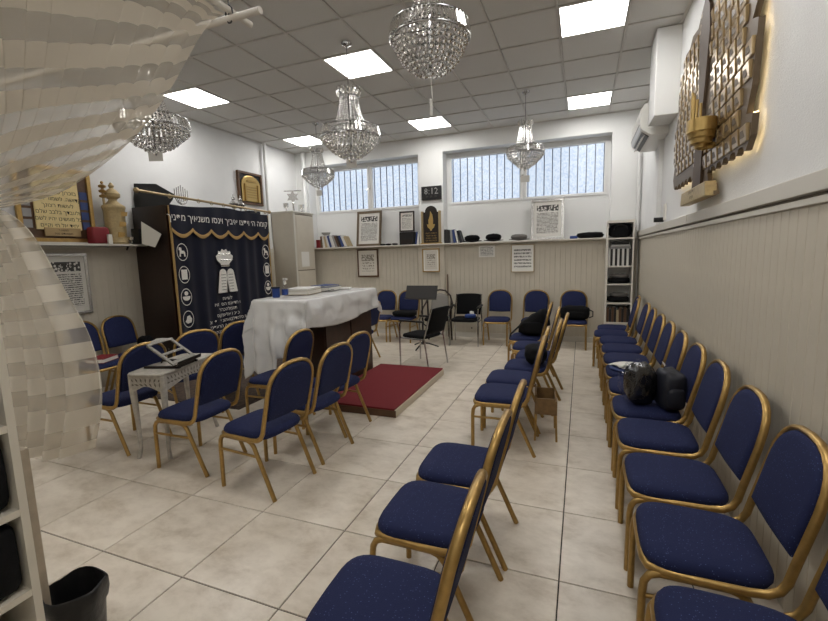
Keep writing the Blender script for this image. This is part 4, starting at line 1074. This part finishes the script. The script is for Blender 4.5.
b = MB(); blob(b, (0, 0, .105), (.165, .12, .105), 3.5, 2, .18, 22, 12); t = thing('black_bag', 'black bag filling the top shelf of the tall bookcase', 'bag', (.57, 7.85, 1.787)); b.build('bag', 'black_cloth', t, smooth=True)
MB().tube([(-.1, -.10, .1), (-.09, -.125, .17), (0, -.12, .2), (.09, -.125, .17), (.1, -.10, .1)], .008).build('strap', 'black_plastic', t, smooth=40)
for k, (z, m_) in enumerate(((1.047, 'hat_grey'), (.737, 'hat_grey'))):
    t = thing('folded_shawl', 'bundle of black and grey cloth on the %s middle shelf of the tall bookcase' % ('upper', 'lower')[k], 'cloth', (.57, 7.85, z), 0, 'cloth bundles in the tall bookcase')
    b = MB(); blob(b, (0, 0, .05), (.165, .12, .05), 4, 4+k, .12, 22, 10); b.build('dark_bundle', 'black_cloth', t, smooth=True)
    b = MB(); blob(b, (.01, -.02, .12), (.14, .09, .035), 2.6, 9+k, .3, 22, 10, 4); b.build('light_bundle', m_, t, smooth=True)
# ================================================================== CHANDELIERS
def chandelier(label, x, y, zb, D, H, round_=False, card=None, string=0.0):
    t = thing('crystal_chandelier', label, 'chandelier', (x, y, ZC), 0, 'crystal chandeliers')
    o = zb-ZC
    Z = lambda q: o+q*H
    R = D/2
    MB().lathe([(.02, 0), (.055, -.004), (.05, -.02), (.02, -.035), (.012, -.05)][::-1], 14).build('ceiling_cap', 'chrome', t, smooth=40)
    MB().tube([(0, 0, -.03), (0, 0, Z(.98))], .006, 6).tube([(0, 0, Z(.98)), (0, 0, Z(.05))], .012, 6).build('stem', 'chrome', t)
    c = MB()
    for k in range(18):
        a = 2*PI*k/18
        for (r0, z0, r1, z1) in ((.30, .875, .42, .93), (.42, .93, .37, .985), (.30, .86, .40, .90)):
            p0 = (R*r0*math.cos(a), R*r0*math.sin(a), Z(z0)); p1 = (R*r1*math.cos(a+.12), R*r1*math.sin(a+.12), Z(z1))
            c.tube([p0, p1], .008*D/.6, 4)
        c.ball((R*.40*math.cos(a), R*.40*math.sin(a), Z(.94)), .012*D/.6, 5, 4)
    o1 = c.build('crystal_crown', 'crystal', t)
    MB().tube([(R*.31*math.cos(2*PI*k/20), R*.31*math.sin(2*PI*k/20), Z(.865)) for k in range(20)], .007, 6, closed=True).build('crown_hoop', 'chrome', t, smooth=True)
    s = MB(); ns = 20
    for k in range(ns):
        a = 2*PI*k/ns
        for j in range(15):
            q = j/14; r = R*(.30+.24*q**1.7); z = Z(.855-.41*q)
            s.ball((r*math.cos(a), r*math.sin(a), z), .0095*D/.6, 5, 3, 1.3)
    s.build('bead_strands', 'crystal', t)['kind'] = 'stuff'
    h = MB()
    for (r, z) in ((.97, .43), (1.0, .30), (.55, .44)):
        h.tube([(R*r*math.cos(2*PI*k/32), R*r*math.sin(2*PI*k/32), Z(z)) for k in range(32)], .008, 6, closed=True)
    for k in range(6): a = PI*k/3; h.tube([(R*.97*math.cos(a), R*.97*math.sin(a), Z(.42)), (0, 0, Z(.40))], .006, 5)
    h.build('hoops', 'chrome', t, smooth=True)
    rg = MB(); nr_ = 56
    for k in range(nr_):
        a = 2*PI*k/nr_
        rg.tube([(R*.80*math.cos(a), R*.80*math.sin(a), Z(.455)), (R*.98*math.cos(a+.03), R*.98*math.sin(a+.03), Z(.42)), (R*1.03*math.cos(a+.06), R*1.03*math.sin(a+.06), Z(.31))], .009*D/.6, 4)
    rg.build('prism_ring', 'crystal', t)
    b = MB(); rows = 9
    for j in range(rows):
        q = j/(rows-1); r = R*(.97*(1-q)**(.62 if not round_ else .40)); z = Z((.27 if not round_ else .31)*(1-q)**(1.0 if not round_ else 1.25))
        cnt = max(1, int(2*PI*r/(.043*D/.6)))
        for k in range(cnt):
            a = 2*PI*(k+.5*(j % 2))/cnt
            b.ball((r*math.cos(a), r*math.sin(a), z+random.uniform(-.006, .006)), random.uniform(.015, .019)*D/.6, 6, 4, 1.1)
    b.ball((0, 0, Z(-.01)), .028*D/.6, 8, 6)
    b.build('crystal_basket', 'crystal', t)['kind'] = 'stuff'
    if string:
        MB().tube([(0, 0, Z(0)), (.01, 0, Z(0)-string)], .0022, 4).build('string', 'white_thread', t)
    if card:
        a, w, h_ = card
        cz = Z(0)-string-h_
        if not string: MB().tube([(-.03, 0, Z(.02)), (-w*.4, 0, cz+h_)], .0018, 4).tube([(.03, 0, Z(.02)), (w*.4, 0, cz+h_)], .0018, 4).build('string', 'white_thread', t)
        MB().obox((0, 0, cz+h_/2), (w/2*math.cos(a), w/2*math.sin(a), .0), (0, 0, h_/2), (-.001*math.sin(a), .001*math.cos(a), 0)).build('name_card', 'paper_grey', t)
    return t
chandelier('large crystal chandelier cut by the top edge, nearest the camera', -1.0, 3.0, 2.84, .535, .70, round_=True, string=.17, card=(1.2, .03, .11))
chandelier('crystal chandelier over the reading table, in front of a lit panel', -2.32, 4.23, 2.625, .62, .74, string=.0, card=(.35, .11, .08))
chandelier('crystal chandelier in front of the left window', -4.13, 6.37, 2.755, .52, .655, string=.04, card=(.5, .09, .09))
chandelier('crystal chandelier in front of the right window', -.77, 6.43, 2.755, .50, .67, string=.09, card=(.1, .12, .09))
chandelier('crystal chandelier half hidden by the sheer curtain at left', -3.68, 3.0, 2.60, .60, .68, string=0, card=(.4, .13, .08))

# ================================================================== MEMORIAL TREE ON THE RIGHT WALL
PX = .815
t = thing('memorial_tree_plaque', 'large tree shaped bronze memorial board with rows of small plates, backlit', 'plaque', (XR, 3.90, 1.94))
oy, oz = 3.90, 1.94
half = [(2.86, 2.75), (2.95, 2.77), (2.87, 2.47), (2.86, 2.46), (2.95, 2.30), (2.84, 2.29), (2.86, 2.17), (2.91, 2.12)]
out = []
out += [(3.00, 3.12), (2.93, 2.98), (2.89, 2.86), (2.95, 2.79), (2.86, 2.76), (2.87, 2.60), (2.89, 2.44), (2.95, 2.31), (2.85, 2.29), (2.86, 2.18), (2.92, 2.115)]
for k in range(5):
    y = 2.92+k*.14
    out += [(y+.03, 2.115), (y+.045, 2.14), (y+.09, 2.15), (y+.125, 2.145), (y+.14, 2.12)]
out += [(3.66, 2.16), (3.70, 2.12), (3.66, 2.06), (3.55, 2.03), (3.49, 1.95), (4.30, 1.95), (4.26, 2.04), (4.14, 2.08), (4.12, 2.16)]
for k in range(5):
    y = 4.18+k*.14
    out += [(y, 2.14), (y+.02, 2.17), (y+.07, 2.18), (y+.11, 2.17), (y+.135, 2.15)]
out += [(4.92, 2.17), (4.97, 2.25), (4.92, 2.36), (4.99, 2.41), (4.99, 2.54), (4.91, 2.62), (4.93, 2.72), (4.86, 2.82), (4.89, 2.96), (4.80, 3.02), (4.79, 3.12), (4.69, 3.16), (4.64, 3.27), (4.50, 3.26), (4.40, 3.32), (4.22, 3.30), (4.08, 3.40), (3.92, 3.46), (3.72, 3.40), (3.55, 3.34), (3.38, 3.34), (3.26, 3.27), (3.12, 3.26)]
loc_ = [(y-oy, z-oz) for y, z in out]
MB().prism(loc_, (PX-XR, 0, 0), (0, 1, 0), (0, 0, 1), (1, 0, 0), .03).build('board', 'bronze', t)
def inside(y, z, pts):
    r = False
    for (x1, y1), (x2, y2) in zip(pts, pts[1:]+pts[:1]):
        if (y1 > z) != (y2 > z) and y < (x2-x1)*(z-y1)/(y2-y1)+x1: r = not r
    return r
pm = MB().rings([[(0, -.063, -.045), (0, .063, -.045), (0, .063, .045), (0, -.063, .045)], [(-.010, -.063, -.045), (-.004, .063, -.045), (-.010, .063, .045), (-.016, -.063, .045)], [(-.012, -.058, -.040), (-.006, .058, -.040), (-.012, .058, .040), (-.018, -.058, .040)]]).mesh('name_plate', 'plate_silver')
im = MB().obox((-.013, 0, 0), (.0015, -.034, 0), (0, 0, .02), (.001, 0, 0)).mesh('engraving', 'bronze')
for r in range(11):
    z = 2.205+r*.108
    for c in range(15):
        y = 2.945+c*.137+(.02 if r % 2 else 0)
        if all(inside(y+a, z+b, out) for a in (-.05, .05) for b in (-.035, .035)) and abs(y-(3.90+.04*math.sin(r))) > .125:
            o = bpy.data.objects.new('name_plate', pm); COL.objects.link(o); o.parent = t; o.location = (PX-XR, y-oy, z-oz)
            o.rotation_euler = (0, random.uniform(-.03, .03), 0)
            e_ = bpy.data.objects.new('engraving', im); COL.objects.link(e_); e_.parent = o
# trunk, base tablet
tk = [(3.80, 2.06), (3.80, 2.35), (3.85, 2.60), (3.80, 2.85), (3.76, 3.1), (3.80, 3.28), (3.92, 3.42), (4.02, 3.28), (4.05, 3.1), (4.02, 2.85), (3.95, 2.6), (4.01, 2.35), (4.06, 2.06)]
MB().prism([(y-oy, z-oz) for y, z in tk], (PX-XR-.02, 0, 0), (0, 1, 0), (0, 0, 1), (1, 0, 0), .02).build('trunk', mat('trunk_bronze', (82, 64, 46), .6, .05), t)
MB().prism([(-.40, .0), (.40, .0), (.37, .10), (-.37, .10)], (PX-XR-.05, 0, .005), (0, 1, 0), (0, 0, 1), (1, 0, 0), .07).build('base_tablet', 'gold_pale', t, bevel=.005)
text('base_lettering', [gib(12), gib(8)], .032, 'ink', t, (PX-XR-.051, 0, .07), (0, -1, 0), (0, 0, 1))
# golden bowl of candles standing proud of the board
gb = MB().lathe([(.02, -.13), (.05, -.12), (.055, -.10), (.085, -.09), (.09, -.065), (.105, -.055), (.11, -.03), (.12, -.02), (.12, .06), (.11, .06), (.10, .0)], 20, (PX-XR-.085, -.38, .44), sx=.75, sy=.9, cap=True).build('bowl', 'gold_bright', t, smooth=30)
for k in range(7):
    a = PI*.15+PI*.7*k/6+PI/2
    MB().tube([(PX-XR-.085+.075*math.cos(a)*.8, -.38+.085*math.sin(a), .46), (PX-XR-.085+.075*math.cos(a)*.8, -.38+.085*math.sin(a), .56+.12*(1-abs(k-3)/4))], .0085, 8).build('candle', 'gold_bright', t, smooth=40)
text('bowl_lettering', ['נר'], .07, 'bronze_dark', t, (PX-XR-.186, -.38, .445), (0, -1, 0), (0, 0, 1))
MB().tube([(PX-XR-.085, -.38, .32), (PX-XR+.0, -.38, .34)], .02).build('bracket', 'gold_bright', t)
# warm LED strip on stand-offs behind the board edge
cyc, czc = 3.90-oy, 2.65-oz
ins = [(y+(cyc-y)*.03, z+(czc-z)*.03) for y, z in loc_ if not (-.46 < y < .46 and z < .25)]
MB().tube([(-.0325, y, z) for y, z in ins], .0025, 4, closed=True).build('led_strip', 'led', t)
for (y, z) in ((-.7, .6), (.7, .6), (0, .2), (0, 1.2)): MB().tube([(0, y, z), (PX-XR+.03, y, z)], .012, 8).build('standoff', 'chrome', t)

# air conditioner
t = thing('air_conditioner', 'white wall mounted air conditioner high on the right wall behind the pilaster', 'air conditioner', (XR, 5.76, 2.88))
pr = [(0, 0), (-.18, 0), (-.28, .07), (-.295, .12), (-.29, .29), (-.25, .35), (0, .35)]
MB().prism(pr, (0, 0, 0), (1, 0, 0), (0, 0, 1), (0, 1, 0), .98).build('housing', 'ac_white', t, bevel=.008)
MB().prism([(-.195, -.003), (-.268, .055), (-.255, .068), (-.185, .008)], (0, .08, 0), (1, 0, 0), (0, 0, 1), (0, 1, 0), .82).build('air_slot', 'black_plastic', t)
MB().obox((-.235, .49, .022), (.03, 0, .026), (0, .40, 0), (.002, 0, -.002)).build('louvre', 'ac_white', t)
MB().box(-.299, -.294, .03, .95, .125, .132).build('panel_seam', 'book_grey', t)

# ================================================================== BAGS AND SMALL THINGS ON CHAIRS
def bag(name, label, cat, loc, rz, d, m, p=3.2, seed=1, amt=.15, strap=None, pocket=True):
    t = thing(name, label, cat, loc, rz)
    b = MB(); blob(b, (0, 0, d[2]), d, p, seed, amt, 24, 14, 2.2); b.build('body', m, t, smooth=True)
    if pocket: b = MB(); blob(b, (0, -d[1]*.92, d[2]*.75), (d[0]*.7, d[1]*.25, d[2]*.5), 4, seed+3, .08, 18, 10); b.build('pocket', m, t, smooth=True)
    if strap == 'top':
        MB().tube([(-d[0]*.4, 0, d[2]*1.85), (-d[0]*.35, 0, d[2]*2.25), (0, 0, d[2]*2.4), (d[0]*.35, 0, d[2]*2.25), (d[0]*.4, 0, d[2]*1.85)], .009).build('handle', 'black_plastic', t, smooth=40)
    if strap == 'side':
        MB().tube([(d[0]*.9, 0, d[2]*1.5), (d[0]*1.2, 0, d[2]*1.2), (d[0]*1.2, 0, d[2]*.5), (d[0]*.95, 0, d[2]*.3)], .010).build('strap', 'black_plastic', t, smooth=40)
    return t
t = bag('backpack', 'black backpack slumped on the furthest middle row chair, strap hanging', 'backpack', (-.60, 6.03, .466), .0, (.20, .15, .16), 'black_cloth', 2.6, 2, .22)
MB().tube([(-.15, -.1, .16), (-.24, -.11, .07), (-.29, -.12, .02), (-.31, -.12, -.10), (-.30, -.12, -.22)], .012).build('strap', 'black_plastic', t, smooth=40)
b = MB(); blob(b, (.13, 0, .25), (.07, .12, .11), 2.4, 6, .2, 18, 10); b.build('top_flap', 'black_cloth', t, smooth=True)
for v_ in t.children[0].data.vertices: v_.co.z *= .55+.75*(v_.co.x/.2+1)/2
bag('small_bag', 'small black bag leaning in the fourth middle row chair', 'bag', (-.42, 4.47, .466), .1, (.11, .16, .10), 'black_cloth', 2.5, 7, .2, None, False)
bag('shoulder_bag', 'black shoulder bag on the back wall chair next to the bookcase', 'bag', (-.09, 7.55, .466), 0, (.23, .11, .115), 'black_cloth', 3.4, 3, .12, 'side')
bag('flat_bag', 'flat black bag on the back wall chair left of the music stand', 'bag', (-3.08, 7.42, .466), 0, (.21, .17, .05), 'black_cloth', 4.5, 5, .08, None, False)
t = bag('plastic_bag', 'shiny black bag in clear plastic on the eighth right wall chair', 'bag', (.42, 3.46, .466), .3, (.10, .10, .15), 'black_gloss', 2.8, 9, .22, None, False)
b = MB(); blob(b, (-.03, 0, .155), (.115, .115, .16), 2.6, 12, .3, 24, 14, 3.5); b.build('clear_wrap', 'clear_plastic', t, smooth=True)
t = bag('navy_bag', 'dark navy bag leaning on the backrest of the eighth right wall chair', 'bag', (.60, 3.43, .466), .2, (.08, .13, .14), 'book_navy', 4, 4, .12, None, True)
MB().obox((-.03, .03, .31), (.012, .06, 0), (0, 0, .006), (.004, 0, 0)).build('clasp', 'silver', t)
t = thing('folded_papers', 'white folded papers on the sixth chair along the right wall', 'papers', (.42, 4.50, .49), .5)
b = MB(); b.grid(lambda u, v: (-.13+.26*u, -.09+.18*v, .012+.035*u*(1-u)*2+.012*math.sin(v*5)), 8, 8); o = b.build('sheet', 'paper', t, smooth=True); o.modifiers.new('thickness', 'SOLIDIFY').thickness = .004
b = MB(); b.grid(lambda u, v: (-.10+.24*u, -.11+.18*v, .004+.02*u*(1-u)*2), 6, 6); o = b.build('sheet', 'paper', t, smooth=True); o.modifiers.new('thickness', 'SOLIDIFY').thickness = .004
b = MB(); blob(b, (0, 0, .012), (.17, .15, .014), 3, 5, .12, 24, 8); tag(b.build('folded_cloth', 'book_blue', None, smooth=True, loc=(.44, 4.49, .462)), 'folded blue cloth under the papers on the sixth right wall chair', 'cloth')
# wooden book box hanging behind the fifth middle-row chair
t = thing('wooden_box', 'small brown wooden box on its frame behind the middle row', 'box', (-.27, 3.80, .235), .1)
for (x0, x1, y0, y1, z0, z1) in ((-.09, .09, -.16, .16, 0, .015), (-.09, -.075, -.16, .16, .015, .17), (.075, .09, -.16, .16, .015, .12), (-.075, .075, -.16, -.145, .015, .14), (-.075, .075, .145, .16, .015, .14)):
    MB().box(x0, x1, y0, y1, z0, z1).build('panel', 'basket_wood', t)
for sx in (-.08, .08):
    for sy in (-.15, .15): MB().tube([(sx, sy, 0), (sx*1.1, sy, -.235)], .009).build('leg', 'gold', t, smooth=40)
# left wall chair seats
t = book('red_book', 'dark red book on the left wall chair half behind the curtain', (-5.20, 3.28, .468), .4, .2, .27, .05, 'book_red')
tag(MB().box(-.13, .13, -.10, .10, 0, .05).build('blue_box', 'book_blue', None, loc=(-5.12, 3.66, .468), bevel=.006, rz=.5), 'flat blue box on the left wall chair next to the ark', 'box')
bag('dark_pouch', 'small black pouch on the chair beside the dark ark panel', 'pouch', (-5.30, 3.90, .466), 0, (.10, .07, .09), 'black_cloth', 3, 6, .15, None, False)

# ================================================================== SHEER CURTAIN, ITS RODS, NEAR BOOKCASE
def catmull(P, s):
    n_ = len(P)-1; x = s*n_; i = min(int(x), n_-1); f = x-i
    p = [Vector(P[max(0, min(n_, i+k))]) for k in (-1, 0, 1, 2)]
    return .5*((2*p[1])+(-p[0]+p[2])*f+(2*p[0]-5*p[1]+4*p[2]-p[3])*f*f+(-p[0]+3*p[1]-3*p[2]+p[3])*f**3)
RZ = 2.75
lead = [(-1.63, 1.74, 2.78), (-1.753, 1.72, 2.703), (-2.036, 1.72, 2.449), (-2.37, 1.72, 2.24), (-2.926, 1.72, 2.043), (-3.45, 1.72, 1.985), (-3.72, 1.72, 1.97)]
T0 = Vector((-3.74, 1.72, 1.96))
t = thing('sheer_curtain', 'sheer cream curtain with dense bands, swept aside at the left foreground', 'curtain', (-3.74, 1.72, 0))
off = Vector((-3.74, 1.72, 0))
def upper(u, v):
    s = 1-v; u0 = u
    u = min(1, max(0, u+.0082*math.sin(2*PI*24*u+.9*math.sin(2.5*s+9*u))*min(1, u*20)))
    top = Vector((-1.60-.02*u, 1.74-2.3*u, RZ)); tie = T0+Vector((0, -.10*u, .05*u))
    c = catmull(lead, s)
    straight0 = Vector(lead[0]).lerp(Vector(lead[-1]), s)
    sag = c-straight0
    p = top.lerp(tie, s)+sag*(1-.45*u)
    a = math.cos(2*PI*24*u0)*(.12+.5*math.exp(-u*9))*(.2+.8*math.sin(PI*min(1, s*1.15)))*(1-.45*s)
    p += Vector((.034*a, .012*a, .024*a))
    p += Vector((0, 0, .006*math.sin(9*s+9*u)))
    L_ = 2.45
    q = p-off
    return (q.x, q.y, q.z, u*6, s*L_/(.17+.12*min(1, u*2)))
MB().grid(upper, 400, 60).build('swept_drape', 'sheer_band', t, smooth=True)
lowlead = [(-3.72, 1.70, 1.98), (-3.50, 1.70, 1.95), (-3.277, 1.70, 1.792), (-3.05, 1.70, 1.442), (-2.871, 1.70, 1.131), (-2.832, 1.70, .781), (-2.97, 1.70, .40)]
lowleft = [(-3.80, 1.72, 1.98), (-3.86, 1.74, 1.85), (-3.95, 1.76, 1.6), (-4.05, 1.78, 1.3), (-4.15, 1.78, 1.0), (-4.2, 1.78, .65), (-4.25, 1.78, .22)]
def lower(u, v):
    s = 1-v
    p = catmull(lowlead, s).lerp(catmull(lowleft, s), u)
    a = math.sin(2*PI*6*u+1.0*math.sin(3*s))
    am = .02+.055*s
    p += Vector((.25*am*a, am*a, 0))
    p.z -= .10*s**3*(math.sin(PI*min(1, u*1.6)) if u < .62 else .9)*.6
    q = p-off
    return (q.x, q.y, q.z, u*6, 20+s*1.72/.165)
MB().grid(lower, 160, 56).build('hanging_drape', 'sheer_band', t, smooth=True)
t2 = MB().tube([(.04*math.cos(2*PI*k/16)*1.4, .075*math.sin(2*PI*k/16), 1.965+.02*math.cos(2*PI*k/16)) for k in range(16)], .02, 6, closed=True).build('tie_band', 'white_paint', t, smooth=True)
t = thing('curtain_rail', 'white crossing ceiling hung curtain rods at the top left', 'curtain rod', (-1.60, 1.78, RZ))
MB().tube([(.18, 0, 0), (-2.6, 0, .0)], .0165, 10).build('cross_rod', 'rod_white', t, smooth=40)
MB().tube([(0, .14, .035), (0, -3.1, .035)], .0165, 10).build('long_rod', 'rod_white', t, smooth=40)
for (x, y) in ((.0, -.01), (-2.3, 0.0), (0, -2.5)): MB().tube([(x, y, -.01), (x+.004, y, .05), (x, y, ZC-RZ)], .003, 5).build('hanging_wire', 'black_plastic', t)
MB().tube([(.0+.022*math.cos(2*PI*k/10), -.005, .017+.04*math.sin(2*PI*k/10)) for k in range(10)], .004, 5, closed=True).build('wire_loop', 'black_plastic', t)
# white bookcase with hats at the left edge
BX, BY = -1.60, .735
t = thing('white_bookcase', 'white open bookcase with black hats at the left edge', 'bookcase', (BX, BY, 0))
MB().box(-.32, 0, -.022, 0, 0, 1.95).build('side_panel', 'cream_laminate', t); MB().box(-.32, 0, -1.30, -1.278, 0, 1.95).build('side_panel', 'cream_laminate', t)
MB().box(-.32, -.312, -1.278, -.022, 0, 1.95).build('back_panel', 'cream_laminate', t)
SH = [.08, .31, .585, .855, 1.125, 1.40, 1.67, 1.95]
for z in SH: MB().box(-.312, -.002, -1.278, -.022, z-.022, z).build('shelf_board', 'cream_laminate', t)
def brim_hat(label, x, y, z, s=1.0, seed=1):
    t = thing('black_hat', label, 'hat', (x, y, z), 0, 'black hats in the near bookcase')
    MB().lathe([(.06, .004), (.14*s, .006), (.15*s, .014), (.148*s, .018), (.09*s, .012)], 24, sx=.88, cap=False).build('brim', 'black_felt', t, smooth=40)
    b = MB(); blob(b, (0, 0, .075*s), (.085*s, .10*s, .07*s), 2.8, seed, .08, 22, 12); b.build('crown', 'black_felt', t, smooth=True)
    MB().lathe([(.098*s, .016), (.099*s, .045)], 22, sx=.86, cap=False).build('ribbon', 'black_gloss', t, smooth=True)
for k, (z, nm) in enumerate(((.588, 'lowest visible'), (.858, 'middle'), (1.128, 'upper'))):
    brim_hat('black hat on the %s shelf of the near bookcase, beside the cloth bundle' % nm, BX-.15, BY-.30, z, 1.0, k+1)
    b = MB(); blob(b, (0, 0, .112), (.135, .064, .112), 6, k+2, .06, 20, 10); tag(b.build('black_bundle', 'black_cloth', None, smooth=True, loc=(BX-.14, BY-.088, z)), 'black cloth bundle at the side panel on the %s shelf of the near bookcase' % nm, 'bundle', 'black bundles in the near bookcase')
    brim_hat('black hat on the %s shelf of the near bookcase, second from the curtain' % nm, BX-.16, BY-.62, z, 1.0, k+5)
t = thing('striped_shawl', 'folded black and white striped shawl on a low shelf of the near bookcase', 'shawl', (BX-.14, BY-.22, .312))
for k in range(5):
    b = MB(); blob(b, (0, 0, .018+.03*k), (.13-.006*k, .15, .018), 4.5, k, .05, 20, 8); b.build('fold', 'book_white' if k % 2 else 'black_felt', t, smooth=True)
t = thing('wooden_post', 'pale grey wooden upright standing just behind the near bookcase', 'post', (-1.95, .90, 0))
MB().box(-.02, .02, -.014, .014, 0, .92).build('upright', 'post_wood', t, bevel=.003)
MB().box(-.03, .03, -.02, .02, 0, .02).build('foot', 'post_wood', t)
t = thing('waste_bin', 'small black waste bin with a liner on the floor at bottom left', 'bin', (-1.90, .985, 0))
def wob(r, z, k): return [((r+k*.012*math.sin(5*a*2*PI/28+2))*math.cos(2*PI*a/28), (r+k*.012*math.sin(3*a*2*PI/28))*math.sin(2*PI*a/28), z+k*.006*math.sin(3*a*2*PI/28+1)) for a in range(28)]
MB().rings([wob(.075, 0, 0), wob(.08, .01, 0), wob(.098, .26, .3), wob(.104, .30, .6), wob(.099, .305, .6), wob(.092, .26, .4), wob(.073, .02, 0)]).build('liner', 'bin_black', t, smooth=50)
MB().rings([wob(.102, .22, .4), wob(.109, .26, .7), wob(.108, .30, .7), wob(.104, .305, .6)], close=False).build('liner_cuff', 'bin_black', t, smooth=50)
